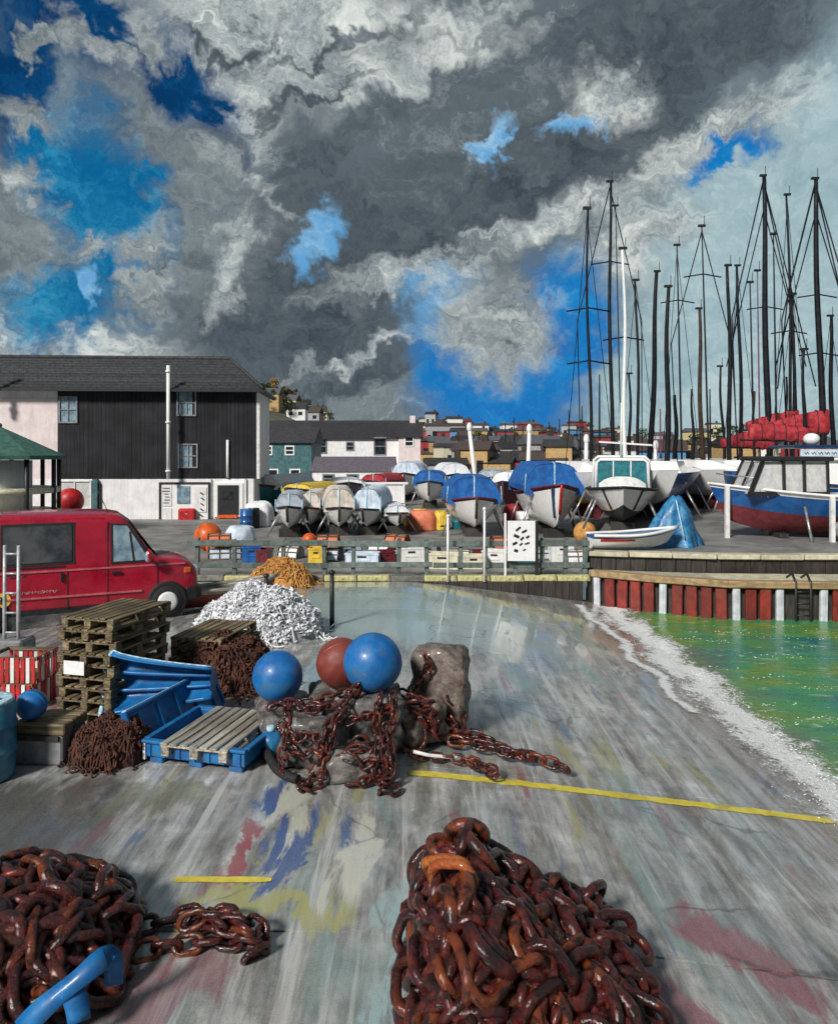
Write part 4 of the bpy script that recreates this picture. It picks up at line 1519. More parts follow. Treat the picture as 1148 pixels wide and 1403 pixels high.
g.grid(tarp, 48, 18)
g.build('tarpaulin', M['blue_tarp'], tt)
g = MB().tube([(-.02, -.2, 1.36), (.0, -.5, .8), (.05, -.68, .3)], .02, 5)
g.build('cord', M['blue_scuff'], tt)

# blue hulled cruiser with black framed wheelhouse
o, pt = make_boat('motor_cruiser', 'blue hulled cruiser with black framed wheelhouse and red bottom', 'boat', (13.7, 23.7, DECK_Z), radians(177), 7.6, 2.7, 1.22,
                  [('antifouling', 0, .50, M['antifoul']), ('hull', .50, .90, M['hull_blue']), ('sheer_stripe', .90, 1, M['gelcoat'])], None, M['gelcoat'], z0=.10, rake=.55, sheer=.4)
zc = 1.32
MB().box((0.3, 0, zc + .04), (5.0, 1.9, .10)).build('coach_deck', M['gelcoat'], o, bevel=.03)
# wheelhouse in local coords: bow at +x
wl0, wl1, ww = -1.1, 2.55, .92
posts_x = [(-1.1, -1.1), (.05, .05), (1.05, 1.05), (2.75, 2.05)]
g = MB()
for (xb, xt) in posts_x:
    for s in (-1, 1):
        g.bar((xb, s * ww, zc + .06), (xt, s * ww * .93, zc + 1.12), .10, .17)
    if xb in (-1.1, 2.75):
        pass
g.bar((2.75, 0, zc + .06), (2.05, 0, zc + 1.12), .09, .09)
g.bar((3.0, .35, zc + .04), (2.2, .35, zc + 1.1), .06, .06)
for s in (-1, 1):
    g.bar((-1.15, s * ww, zc + .12), (2.8, s * ww, zc + .12), .08, .12)
g.build('window_frame', M['black'], o)
g = MB()
for s in (-1, 1):
    for (a, a2), (b2, b3) in zip(posts_x, posts_x[1:]):
        k = len(g.v)
        y0, y1 = s * (ww - .03), s * (ww * .93 - .03)
        g.v += [Vector((a + .05, y0, zc + .1)), Vector((b2 - .05, y0, zc + .1)), Vector((b3 - .05, y1, zc + 1.1)), Vector((a2 + .05, y1, zc + 1.1))]
        g.face((k, k + 1, k + 2, k + 3))
k = len(g.v)
g.v += [Vector((2.73, -ww + .05, zc + .1)), Vector((2.73, ww - .05, zc + .1)), Vector((2.05, ww * .9, zc + 1.1)), Vector((2.05, -ww * .9, zc + 1.1))]
g.face((k, k + 1, k + 2, k + 3))
g.build('window_pane', M['glass_pale'], o)
g = MB().box((.4, 0, zc + 1.20), (3.55, 2.05, .15))
g.build('cabin_roof', M['black'], o, bevel=.05)
g = MB()
for (a, ang) in ((-3.3, 0), (-2.5, 0), (-1.7, 0)):
    g.tube([(a, -1.1, zc), (a, -1.1, zc + .55)], .018, 5)
    g.tube([(a, 1.1, zc), (a, 1.1, zc + .55)], .018, 5)
for s in (-1.1, 1.1):
    g.tube([(-3.5, s, zc + .55), (-1.3, s, zc + .55)], .018, 5)
g.tube([(3.0, -.8, zc), (3.1, -.75, zc + .6), (4.1, 0, zc + .72), (3.1, .75, zc + .6), (3.0, .8, zc)], .02, 5)
g.build('guard_rail', M['steel'], o)
for x in (3.45, 1.05):
    p_ = pt(.5 + x / 7.6, .98, 1, .06)
    MB().bar((p_.x, p_.y, -.0), (p_.x, p_.y, p_.z), .12, .13).build('prop_board', M['white_paint'], o)
MB().ball((.9, 1.3, .38), .2, 10, 8, sc_=(1, .7, 1.2)).build('fender', M['grey_box'], o)

for ch in o.children:
    if ch.name.split('.')[0] in ('window_frame', 'window_pane', 'cabin_roof', 'coach_deck') :
        ch.location = (1.68, 0, 0)
        ch.scale = (.62, .9, 1)
        if ch.name.startswith('coach_deck'):
            ch.location.x, ch.scale.y = 1.05, .75
# second cruiser at the right edge
o, pt = make_boat('flybridge_boat', 'white cabined boat with dark visor roof at right edge behind the cruiser', 'boat', (15.7, 26.6, DECK_Z), radians(180), 7.6, 2.7, 1.40,
                  [('antifouling', 0, .52, M['antifoul']), ('hull', .52, .92, M['hull_blue']), ('sheer_stripe', .92, 1, M['gelcoat'])], None, M['navy'], z0=.12, rake=.5, sheer=.25)
zc = 1.50
g = MB()
g.loft([[Vector((x, -w, zc)), Vector((x, -w * .92, zc + h)), Vector((x, w * .92, zc + h)), Vector((x, w, zc))] for x, w, h in ((-2.6, 1.0, .95), (2.6, .92, .95), (3.05, .8, .15))], sm=False)
cb = g.build('cabin', M['gelcoat'], o, bevel=.04)
MB().box((1.9, .955, zc + .62), (.7, .05, .42)).build('window', M['glass_blue'], cb)
MB().box((.7, .975, zc + .62), (.9, .05, .42)).build('window', M['glass_blue'], cb)
MB().box((0, 0, zc + .99), (5.4, 2.05, .10)).build('cabin_roof', M['gelcoat'], o, bevel=.03)
MB().box((1.2, 0, zc + 1.42), (3.0, 2.0, .12)).build('visor_roof', M['navy'], o, bevel=.04)
g = MB()
for x in (-.1, 2.4):
    for s in (-1, 1):
        g.bar((x, s * .9, zc + 1.03), (x, s * .9, zc + 1.38), .07, .07)
g.build('roof_post', M['white_plain'], o)
nbd = MB().box((1.3, .98, zc + 1.20), (2.4, .04, .26)).build('name_board', M['ice_cloth'], o)
g = MB()
for i in range(9):
    x = .3 + .24 * i
    g.tube([(x, 1.005, zc + 1.16), (x + .05, 1.005, zc + 1.24), (x + .1, 1.005, zc + 1.16), (x + .15, 1.005, zc + 1.22)], .014, 4)
g.build('worn_lettering', M['black'], nbd)
MB().ball((1.6, 0, zc + 1.7), .28, 12, 8, sc_=(1, 1, .8)).build('radar_dome', M['white_plain'], o)
p_ = pt(.93, .98, 1, .08)
MB().bar((p_.x, p_.y, 0), (p_.x, p_.y, p_.z), .12, .13).build('prop_board', M['white_paint'], o)

# ------------------------------------------------------------------ yachts on the hard: the forest of masts
yh = {}


def yacht_hull():
    pt = hull_fn(8.4, 2.8, 1.35, .62, .9, .18)
    out = []
    g = MB()
    for side in (-1, 1):
        g.grid(lambda u, v: pt(u, v, side) + Vector((-4.2, 0, .55)), 14, 5)
    g.grid(lambda u, v: Vector((-4.2, (-1 + 2 * u) * pt(0, v).y, pt(0, v).z + .55)), 3, 4)
    out.append(('hull', g.mesh('hull', M['gelcoat'])))
    g = MB()
    g.grid(lambda u, v: Vector((pt(u, 1).x - 4.2, (-1 + 2 * v) * pt(u, 1).y, pt(u, 1).z + .53)), 14, 2)
    out.append(('deck', g.mesh('deck', M['gelcoat'])))
    g = MB().loft([[Vector((x, -w, 1.85)), Vector((x, -w * .8, 1.85 + h)), Vector((x, w * .8, 1.85 + h)), Vector((x, w, 1.85))] for x, w, h in ((-2.0, .85, .5), (.6, .8, .5), (1.8, .5, .15))], sm=False)
    out.append(('coachroof', g.mesh('coachroof', M['gelcoat'])))
    g = MB().box((-.2, 0, .32), (2.0, .22, .66), taper=1.1)
    out.append(('keel', g.mesh('keel', M['antifoul'])))
    g = MB()
    for x in (-2.2, 1.6):
        for s in (-1, 1):
            g.tube([(x, s * 1.7, 0), (x, s * 1.05, 1.2)], .05, 5)
    out.append(('cradle', g.mesh('cradle', M['steel'])))
    return out


YH = yacht_hull()
YH2 = [(n, m_.copy()) for n, m_ in YH]
YH2[0][1].materials[0] = M['hull_blue']
# (x top, y top, x base, width px, distance, mast material, spreaders as share of height, stays, label)
masts = [
    (804, 287, 809, 4, 31, 'mast_dark', (.62, .42), 1, 'dark mast with two spreaders, leftmost of the tall masts'),
    (835, 250, 838, 5, 33, 'mast_dark', (.72,), 2, 'tallest dark mast in the left cluster beside the white mast'),
    (843, 283, 851, 2, 36, 'mast_dark', (), 0, 'thin leaning mast between tall dark mast and white mast'),
    (853, 342, 857, 5, 32, 'white_plain', (.6,), 0, 'white painted mast among the black masts'),
    (871, 385, 875, 4, 35, 'mast_dark', (), 1, 'slim dark mast just right of the white mast'),
    (900, 373, 890, 7, 34, 'mast_dark', (), 0, 'thick black mast leaning right at its head'),
    (915, 394, 913, 7, 33, 'mast_dark', (), 0, 'thick upright black mast right of the leaning one'),
    (927, 337, 934, 3, 37, 'mast_dark', (.75,), 1, 'slim pointed mast behind the two thick black masts'),
    (957, 424, 962, 6, 33, 'mast_brown', (), 0, 'shorter mast with brown lower half'),
    (961, 311, 971, 3, 36, 'mast_dark', (.8,), 2, 'tall thin mast with long backstays near the middle of the yard'),
    (997, 365, 1000, 6, 34, 'mast_dark', (), 0, 'thick black mast left of the tallest stayed mast'),
    (1010, 365, 1016, 5, 36, 'mast_dark', (), 1, 'black mast with one slanting stay left of tallest mast'),
    (1027, 388, 1033, 3, 38, 'mast_dark', (), 0, 'slim short mast close left of the pinkish mast'),
    (1037, 372, 1041, 2.4, 37, 'mast_pink', (), 0, 'thin pinkish mast beside the tallest mast'),
    (1045, 242, 1053, 8, 33, 'mast_dark', (.55,), 3, 'tallest thick black mast with wide stays above red sail covers'),
    (1059, 322, 1064, 3, 38, 'mast_dark', (), 0, 'slim grey mast right of the tallest mast'),
    (1078, 268, 1085, 4, 36, 'mast_dark', (.5,), 1, 'tall slim mast between the two thick stayed masts'),
    (1086, 404, 1087, 5, 33, 'mast_dark', (), 1, 'short thick mast below the crossing stays'),
    (1101, 480, 1100, 5, 34, 'mast_dark', (), 0, 'short black mast left of the rightmost tall mast'),
    (1116, 246, 1127, 8, 32, 'mast_dark', (.6, .4), 3, 'rightmost tall thick black mast with wide stays'),
    (1137, 434, 1141, 6, 34, 'mast_dark', (), 1, 'black mast close to the right edge'),
    (821, 513, 821, 3, 40, 'mast_dark', (), 0, 'very short mast between the two leftmost tall masts'),
    (862, 513, 863, 4, 40, 'mast_dark', (), 0, 'very short dark mast just right of the white mast foot'),
    (925, 541, 925, 6, 38, 'mast_dark', (), 0, 'stubby mast below the slim pointed mast'),
    (948, 533, 949, 4, 40, 'mast_dark', (), 0, 'stubby mast left of the brown mast foot'),
    (986, 503, 992, 4, 40, 'mast_dark', (), 0, 'short slanting mast right of the tall thin mast'),
    (1032, 536, 1032, 4, 40, 'mast_brown', (), 0, 'stubby brown mast above the wheelhouse'),
    (1076, 516, 1077, 4, 40, 'mast_dark', (), 0, 'stubby dark mast behind the red sail covers'),
    (904, 560, 905, 3, 42, 'mast_pink', (), 0, 'small pinkish mast between the two thick black masts'),
    (972, 533, 973, 3, 41, 'mast_dark', (), 0, 'short thin mast beside the brown mast'),
]
for i, (xt, yt, xb, wpx, d, mm, spr, stays, label) in enumerate(masts):
    d = d + 3 * (i % 3)
    base = Q(xb, 640, d)
    top = Q(xt, yt, d)
    o = thing('yacht', 'yacht carrying the ' + label, 'yacht', (base.x, d, DECK_Z), 0, 'yachts laid up in the boatyard')
    az = radians(R.choice((-90, 90)) + R.uniform(-35, 35)) if i > 4 else radians(-90 + (14, -10, 22, 6, -18)[i])
    for n_, me in (YH2 if i % 4 == 2 else YH):
        c = inst(n_, me, o)
        c.rotation_euler = (0, 0, az)
    z0 = 1.85
    tx, tz = top.x - base.x, top.z - DECK_Z
    r_ = wpx * d / F / 2 * (1.12 if wpx > 3.5 else .95)
    g = MB()
    n = 9
    pts = []
    for k in range(n + 1):
        u = k / n
        pts.append(Vector((tx * u + .10 * sin(u * 7 + i) * (wpx > 3) * .6, 0, z0 + (tz - z0) * u)))
    g.tube(pts, [r_ * (1.02 - .42 * (k / n) ** 1.6) for k in range(n + 1)], 8)
    mo = g.build('mast', M[mm], o)
    if tz > 7:
        g = MB().box((tx, 0, tz + .06), (.34, .14, .10))
        g.cyl((tx + .12, 0, tz), (tx + .12, 0, tz + .55), .018, n=5)
        g.build('masthead', M['black'], mo)
    for sh in spr:
        zz = z0 + (tz - z0) * sh
        w = .75 + .12 * (tz / 10)
        sp = MB().tube([(tx * sh - w, .1, zz - .05), (tx * sh, 0, zz + .08), (tx * sh + w, .1, zz - .05)], .035, 5)
        sp.build('spreader', M['mast_dark'], mo)
    if stays:
        g = MB()
        sr = .016 + .006 * stays
        for s in (-1, 1):
            k = .045 * tz + .5
            if stays >= 2:
                g.tube([(tx, 0, tz * .985), (tx + s * (k + .35), .05, z0 + (tz - z0) * .52), (s * (1.25 + .12 * stays), .1, 1.9)], sr, 5)
            if stays == 3:
                g.tube([(tx * .9, 0, tz * .9), (s * 2.1 + tx * .4, .05, z0 + (tz - z0) * .35)], sr * .9, 5)
                g.tube([(tx, 0, tz * .99), (tx + s * 1.35, -.2, z0 + (tz - z0) * .62), (s * 2.3, -.3, z0 + (tz - z0) * .28)], sr, 5)
            if stays == 1:
                g.tube([(tx, 0, tz * .98), (s * 1.05, .1, 2.0)], .017, 5)
        g.build('stay', M['mast_dark'], mo)
    if i in (14, 17, 18, 19):        # red sail covers stowed on the booms
        zb = (3.4, 4.3, 3.7, 4.1)[(14, 17, 18, 19).index(i)] - .2
        g = MB()
        nb2 = 10
        cs = []
        for k in range(nb2 + 1):
            u = k / nb2
            rr_ = .36 * (1 - .35 * u) * (1 + .35 * mnoise.noise((u * 9, i, 0)))
            cs.append([Vector((.2 - 2.7 * u, rr_ * .7 * cos(a), zb + .25 * sin(u * 3.1) * .3 + (.52 * (1 - u) if i != 18 else .3 * u) * (sin(a) > .5) + rr_ * sin(a))) for a in [2 * pi * q / 12 for q in range(12)]])
        g.loft(cs)
        bo = g.build('sail_cover', M['red_cloth'], o)
        for k in (2, 4, 6, 8):
            MB().tube([p + (p - sum(cs[k], Vector()) / 12) * .06 for p in cs[k]], .022, 5, closed=True).build('tie', M['black'], bo)
        MB().cyl((0, 0, zb - .25), (-2.9, 0, zb - .2), .06, n=6).build('boom', M['mast_dark'], bo)

# far thin masts and pale poles in front of the town
thin = MB().tube([(0, 0, 0), (.05, 0, .5), (0, 0, 1)], [.09, .08, .05], 6)
thin_m = thin.mesh('pole', M['mast_dark'])
for i, (px, yt) in enumerate(((628, 592), (668, 588), (692, 580), (704, 572), (716, 584), (738, 590), (752, 578), (766, 574), (779, 562), (790, 580), (797, 556), (812, 590))):
    d = 95
    p = Q(px, yt, d)
    o = tag(inst('distant_mast', thin_m), ('%s thin dark mast from the left before the far town' % ('first', 'second', 'third', 'fourth', 'fifth', 'sixth', 'seventh', 'eighth', 'ninth', 'tenth', 'eleventh', 'twelfth')[i]), 'mast', 'thin masts before the far town')
    o.location = (p.x, d, 0)
    o.scale = (1.2, 1.2, p.z)
pale_labels = ('leaning white pole above the small blue covered boat', 'upright white pole left of the tall blue covered boat', 'white pole just left of the dark masts', 'white pole rising behind the teal cabin boat')
for i, (px, yt, xb) in enumerate(((643, 588, 656), (725, 590, 722), (803, 604, 802), (898, 612, 896))):
    d = 44
    a, b2 = Q(xb, 668, d), Q(px, yt, d)
    o = thing('flag_pole', pale_labels[i], 'pole', (a.x, d, 0), 0, 'white poles in the boatyard')
    MB().tube([(0, 0, 0), (b2.x - a.x, 0, b2.z)], [.16, .11], 8).build('shaft', M['white_plain'], o)
    MB().ball((b2.x - a.x, 0, b2.z + .1), .22, 8, 6, sc_=(.8, .8, 1.4)).build('finial', M['white_plain'], o)

# ------------------------------------------------------------------ clutter between the sheds and the fence
def cover_lump(name, label, cat, px, py, wpx, hpx, m_, seed, group=None, d=None, ridge_=.4):
    p = P(px, py, 0) if d is None else Vector(((px - 574) / F * d, d, 0))
    w, h = wpx * p.y / F, hpx * p.y / F
    rr = random.Random(seed)
    o = thing(name, label, cat, (p.x, p.y + .5, 0), rr.uniform(-.4, .4), group)
    g = MB()

    def f(u, v):
        a = 2 * pi * u
        e = v
        rr_ = (1 - (1 - e) ** 2.6) ** .6
        r_ = w / 2 * rr_ * (1.05 + .12 * mnoise.noise((cos(a) * 1.5 + seed, sin(a) * 1.5, e * 2)) + .05 * sin(a * 7) * e)
        z = h * (1 - e ** 2.2) + .07 * h * mnoise.noise((cos(a) * 2, sin(a) * 2 + seed, e * 3))
        return (r_ * cos(a), r_ * sin(a) * .9, max(0.02, z))
    g.grid(f, 28, 10)
    g.build('cover', m_, o)
    MB().tube([(w * .5 * cos(t * .7), w * .46 * sin(t * .7), h * .22) for t in range(9)], .035, 5, closed=True).build('lashing', M['black'], o)
    return o


lumps = [
    ('tarp_heap', 'orange red heap of tarpaulin left of the small blue covered boat', 'tarpaulin', 578, 727, 46, 27, 'orange_cloth'),
    ('tarp_heap', 'yellow heap of tarpaulin beside the orange red one', 'tarpaulin', 604, 727, 26, 26, 'yellow'),
    ('tarp_heap', 'white cover beside the warehouse corner', 'tarpaulin', 352, 722, 40, 34, 'net_white'),
    ('tarp_heap', 'red cover between the two blue covered boats', 'tarpaulin', 703, 722, 24, 30, 'red_cloth'),
    ('tarp_heap', 'pale blue cover low behind the fence near the red van', 'tarpaulin', 325, 748, 42, 26, 'ice_cloth'),
]
for i, (n, lb, ct, px, py, w, h, mm) in enumerate(lumps):
    cover_lump(n, lb, ct, px, py, w, h, M[mm], 3 + i * 5)


def buoy(name, label, loc, r_, m_, group=None, tilt=(radians(-78), radians(20), 0), eye=True, cat='buoy'):
    o = thing(name, label, cat, Vector(loc) + Vector((0, 0, r_)), 0, group)
    o.rotation_euler = tilt
    MB().ball((0, 0, 0), r_, 32, 20, sc_=(1, 1, .97)).build('body', m_, o)
    g = MB().lathe((0, 0, r_ * .9), [(r_ * .34, -.06 * r_), (r_ * .27, .05 * r_), (r_ * .17, .14 * r_), (r_ * .15, .26 * r_)], 12)
    g.tube([(r_ * .16 * cos(a), 0, r_ * 1.2 + r_ * .16 * sin(a)) for a in [2 * pi * q / 10 for q in range(10)]], r_ * .07, 6, closed=True)
    g.build('eye', m_, o)
    MB().lathe((0, 0, 0), [(r_ * .998, -.022), (r_ * 1.006, 0), (r_ * .998, .022)], 32).build('seam', m_, o)
    return o


buoy('fender_buoy', 'larger orange buoy behind the fence by the van bonnet', P(281, 756) + Vector((0, .4, 0)), .48, M['orange'], 'orange buoys by the van')
buoy('fender_buoy', 'smaller orange buoy below the larger one behind the rail', P(297, 764), .34, M['orange'], 'orange buoys by the van')
buoy('fender_buoy', 'yellow buoy hung behind the right blue covered boat', Q(800, 690, 31), .55, M['yellow'], None, (.3, .2, 0))
buoy('fender_buoy', 'tan buoy low beside the right blue covered boat', P(801, 745), .42, M['net_orange'])
buoy('fender_buoy', 'dull yellow buoy left of the orange red tarpaulin', P(548, 727), .32, M['yellow'])
buoy('fender_buoy', 'red buoy low between the beige covered boats', P(424, 750), .26, M['orange'])
rc = buoy('inflatable_float', 'dark red inflatable float against warehouse wall above the van', Q(97, 704, 35.5), .62, M['red'])

# fish boxes and crates glimpsed between the rails
def fish_box(label, loc, rz, w, h, m_, group):
    o = thing('fish_box', label, 'fish box', loc, rz, group)
    g = MB()
    for s in (-1, 1):
        g.box((0, s * .25, h / 2), (w, .03, h))
        g.box((s * (w / 2 - .015), 0, h / 2 + .002), (.03, .47, h - .004))
    g.box((0, 0, .02), (w - .06, .47, .03))
    for s in (-1, 1):
        g.box((0, s * .265, h - .03), (w + .05, .03, .05))
    g.box((0, -.27, h * .45), (w * .5, .02, .05))
    g.build('shell', m_, o)
    MB().box((0, -.272, h * .72), (w * .28, .015, .05)).build('grip', M['black'], o)
    return o


fb = [(312, 762, .9, 'ice_cloth', 'pale'), (345, 770, .55, 'blue_cloth', 'blue'), (362, 770, .4, 'maroon', 'maroon'), (434, 772, .45, 'yellow', 'yellow'), (462, 766, .5, 'grey_box', 'grey'),
      (498, 774, 1.0, 'ice_cloth', 'pale'), (530, 772, .45, 'maroon', 'maroon'), (562, 770, .8, 'white_paint', 'white'), (607, 778, .95, 'cream', 'cream'), (648, 778, .75, 'cream', 'cream'),
      (678, 774, .7, 'white_paint', 'white'), (657, 770, .4, 'maroon', 'maroon'), (716, 776, .5, 'teal', 'teal'), (768, 768, .7, 'white_paint', 'white'), (590, 768, .5, 'grey_box', 'grey')]
where = {312: 'near the van bonnet', 345: 'left of the orange net heap', 362: 'just left of the orange net heap', 434: 'just right of the orange net heap', 462: 'second right of the orange net heap', 498: 'below the ice blue wrapped boat',
         530: 'below the low white wrapped dinghy', 562: 'below the orange red tarpaulin', 607: 'below the yellow tarpaulin', 648: 'below the small blue covered boat', 678: 'left of the fence sign', 657: 'beside the cream box below the blue covered boat', 716: 'below the fence sign', 768: 'below the tall blue covered boat', 590: 'between white and cream boxes'}
for px, py, w, mm, cn in fb:
    p = P(px, py, 0)
    fish_box('%s fish box behind the fence rails, %s' % (cn, where[px]), (p.x, max(20.9, p.y), 0), R.uniform(-.25, .25), w, R.uniform(.36, .55), M[mm], 'fish boxes behind the fence')

pot_hoop = MB().tube([(0, .25 * cos(a), .36 * max(0, sin(a)) + .03) for a in [pi * q / 10 for q in range(11)]], .018, 5).mesh('hoop', M['black'])
pot_slat = MB().box((0, 0, 0), (.74, .03, .014)).mesh('slat', M['wood'])
pot_net = MB().grid(lambda u, v: (-.34 + .68 * u, .235 * cos(pi * v), .335 * sin(pi * v) + .03), 4, 10).mesh('net_cover', M['teal_wall'])


POTS = []
pot_nets = [pot_net.copy() for _ in range(4)]
for q, nm in zip(pot_nets, ('ice_cloth', 'orange_cloth', 'grey_cloth', 'net_white')):
    q.materials[0] = M[nm]


def lobster_pot(label, loc, rz):
    o = thing('lobster_pot', label, 'lobster pot', loc, rz, 'lobster pots stacked behind the fence')
    for x in (-.34, 0, .34):
        inst('hoop', pot_hoop, o).location = (x, 0, 0)
    for a in range(7):
        t_ = pi * a / 6
        c = inst('slat', pot_slat, o)
        c.location = (0, .262 * cos(t_), .37 * sin(t_) + .03)
        c.rotation_euler = (t_ + pi / 2, 0, 0)
    inst('net_cover', pot_nets[len(POTS) % 4], o)
    POTS.append(o)
    return o


spots = [(300, 'by the van bonnet'), (330, 'left of the blue fish box'), (400, 'behind the orange net heap'), (450, 'right of the yellow fish box'), (478, 'left of the pale fish box'), (520, 'right of the pale fish box'), (545, 'beside the white fish box'),
         (585, 'over the grey fish box'), (630, 'between the two cream fish boxes'), (690, 'beside the fence sign'), (742, 'right of the teal fish box'), (790, 'at the right end of the fence')]
for i, (px, wh_) in enumerate(spots):
    d = 23.2 + R.uniform(-.6, 1.2)
    for k in range(1 if i % 3 else 2):
        lobster_pot('%s lobster pot behind the fence, %s' % (('upper' if k else ('lower' if i % 3 == 0 else 'single')), wh_), ((px - 574) / F * d + R.uniform(-.05, .05), d, .415 * k), R.uniform(-.4, .4))
for i, (px, d, mm, lb) in enumerate(((338, 33, 'hull_blue', 'blue oil drum before the warehouse corner'), (347, 33.4, 'black', 'black oil drum beside the blue one'), (575, 33, 'yellow', 'yellow oil drum behind the orange red tarpaulin'), (545, 35, 'red', 'red oil drum left of the orange red tarpaulin'),
                                 (628, 33, 'teal', 'teal oil drum left of the small blue covered boat'), (716, 31.5, 'white_paint', 'white oil drum between the blue covered boats'), (440, 34, 'teal', 'teal oil drum behind the beige wrapped boats'))):
    o = thing('oil_drum', lb, 'drum', ((px - 574) / F * d, d, 0), 0, 'oil drums in the yard')
    MB().lathe((0, 0, 0), [(.28, 0), (.29, .02), (.29, .3), (.305, .315), (.29, .33), (.29, .57), (.305, .585), (.29, .6), (.29, .88), (.27, .89)], 16).build('body', M[mm], o)
    MB().cyl((.12, .05, .89), (.12, .05, .91), .04, n=8).build('bung', M['black'], o)

# orange net heap at the fence foot, brown wreckage beside it
def net_heap(name, label, loc, rx, ry, h, m_core, m_net, seed, strands=160, rz=0.0, tufts=0, cat='net heap', rad=.012, flat=2.0):
    rr = random.Random(seed)
    o = thing(name, label, cat, loc, rz)

    def top(x, y):
        q = (abs(x) / rx) ** flat + (abs(y) / ry) ** flat
        if q >= 1:
            return 0.0
        return h * (1 - q) ** .7 * (1 + .28 * mnoise.noise((x * 2.6 / rx, y * 2.6 / ry, seed)) + .12 * mnoise.noise((x * 7 / rx, y * 7 / ry, seed)))
    g = MB()

    def f(u, v):
        a = 2 * pi * u
        x, y = rx * v * cos(a), ry * v * sin(a)
        return (x, y, max(.0, top(x, y) - .02) if v < .999 else -.02)
    g.grid(f, 40, 16)
    g.build('heap', m_core, o)
    if strands:
        g = MB()
        for _ in range(strands):
            a, q = rr.random() * 6.28, sqrt(rr.random()) * .96
            x, y = rx * q * cos(a), ry * q * sin(a)
            hd = rr.random() * 6.28
            pts = []
            st = rr.uniform(.03, .055) * (rx + ry) / 1.2
            for k in range(rr.randint(6, 11)):
                pts.append(Vector((x, y, max(.01, top(x, y) + rr.uniform(-.005, .05) * (1 + h)))))
                hd += rr.uniform(-.9, .9)
                x += st * cos(hd)
                y += st * sin(hd)
            g.tube(pts, rad * rr.uniform(.6, 1.3), 4, sm=True)
        tag(g.build('netting', m_net, o, fix=False), kind='stuff')
    if tufts:
        g = MB()
        for _ in range(tufts):
            a, q = rr.random() * 6.28, sqrt(rr.random()) * .98
            x, y = rx * q * cos(a), ry * q * sin(a)
            c = Vector((x, y, top(x, y) + rr.uniform(-.02, .05)))
            s_ = rr.uniform(.015, .052) * (1.0 + .3 * (rx > .8))
            if mnoise.noise((x * 4, y * 4, seed + 3)) < -.30:
                continue
            Rm = Euler((rr.uniform(-.9, .9), rr.uniform(-.9, .9), rr.random() * 6.28)).to_matrix()
            b = len(g.v)
            for i_ in range(3):
                for j_ in range(3):
                    g.v.append(c + Rm @ Vector(((i_ - 1) * s_ * rr.uniform(.7, 1.3), (j_ - 1) * s_ * rr.uniform(.6, 1.2), rr.uniform(-.5, .6) * s_)))
            for i_ in range(2):
                for j_ in range(2):
                    k = b + i_ * 3 + j_
                    g.face((k, k + 1, k + 4, k + 3), 0, False)
        tag(g.build('crumpled_net', m_net, o, fix=False), kind='stuff')
    return o


net_heap('net_heap', 'orange heap of netting at the foot of the fence', (-3.55, 19.05, 0), .85, .5, .62, M['net_orange'], M['net_orange'], 5, 240, rad=.016)
net_heap('net_heap', 'white crumpled heap of netting between van and blue buoy', P(352, 872) + Vector((0, .25, 0)), 1.22, .98, .86, M['net_core'], M['net_white'], 8, 120, tufts=6500, rz=-.1, rad=.014)
net_heap('net_heap', 'brown heap of netting behind the crossed blue bins', P(303, 948) + Vector((.0, .35, 0)), .82, .62, .66, M['net_brown'], M['net_brown'], 12, 420, tufts=500, rz=.2, rad=.013)
net_heap('net_heap', 'square brown heap of netting in front of the pallet stack', P(134, 1056) + Vector((0, .34, 0)), .43, .36, .37, M['net_brown'], M['net_brown'], 21, 330, tufts=420, rad=.010, flat=3.2)

# wreck of a small brown boat lying behind the white heap
o, pt = make_boat('old_skiff', 'small worn red brown skiff lying behind the white net heap', 'skiff', P(300, 838) + Vector((0, .7, 0)), radians(32), 1.9, .8, .42,
                  [('hull', 0, .82, M['buoy_red']), ('gunwale_band', .82, 1, M['wood_pale'])], None, M['wood_pale'], False, 0.0, M['grey_box'], .6, .2, .4)
MB().box((.1, 0, .36), (.22, .66, .035)).build('thwart', M['wood'], o)

for i, (px, y0, y1) in enumerate(((365, 790, 834), (455, 786, 858))):
    p = P(px, y1)
    h = (y1 - y0) / F * p.y
    o = thing('mooring_post', ('short' if i == 0 else 'tall') + ' thin dark mooring post on the wet slip behind white heap', 'post', p, 0, 'mooring posts on the slip')
    MB().tube([(0, 0, 0), (0, 0, h)], [.05, .042], 8).build('shaft', M['black'], o)
    MB().lathe((0, 0, h), [(.065, 0), (.07, .03), (.03, .07)], 8).build('cap', M['black'], o)

# sign on the fence
sp = Q(714, 768, 19.6)
sg = thing('fence_sign', 'white sign with black markings fixed to the fence', 'sign', (sp.x, 19.58, 0))
w, h = 38 * 19.6 / F, 55 * 19.6 / F
zc = HZ - (741 - HY) / F * 19.6
MB().box((0, 0, zc), (w, .04, h)).build('panel', M['white_plain'], sg, bevel=.006)
g = MB()
for (u, v, ww, hh, ro) in ((-.12, .30, .22, .05, -.7), (.10, .24, .20, .05, -.5), (-.18, .12, .20, .07, .4), (.02, .06, .16, .05, -.8), (.22, .10, .14, .05, -.6), (-.24, -.06, .18, .06, -.5), (-.02, -.08, .14, .04, -.7), (.20, -.06, .18, .04, -.3), (-.20, -.24, .14, .07, .3), (.1, -.22, .12, .03, -.5)):
    g.box((u * w, -.026, zc + v * h), (ww * w, .008, hh * h), R=Matrix.Rotation(ro, 3, 'Y'))
g.build('markings', M['black'], sg)
g = MB().box((w / 2 + .04, .02, zc / 2 + .2), (.08, .08, zc + .6))
g.build('post', M['black'], sg)
MB().box((-w / 2 - .06, .02, zc / 2 + .28), (.05, .05, zc + .9)).build('pale_post', M['white_plain'], sg)
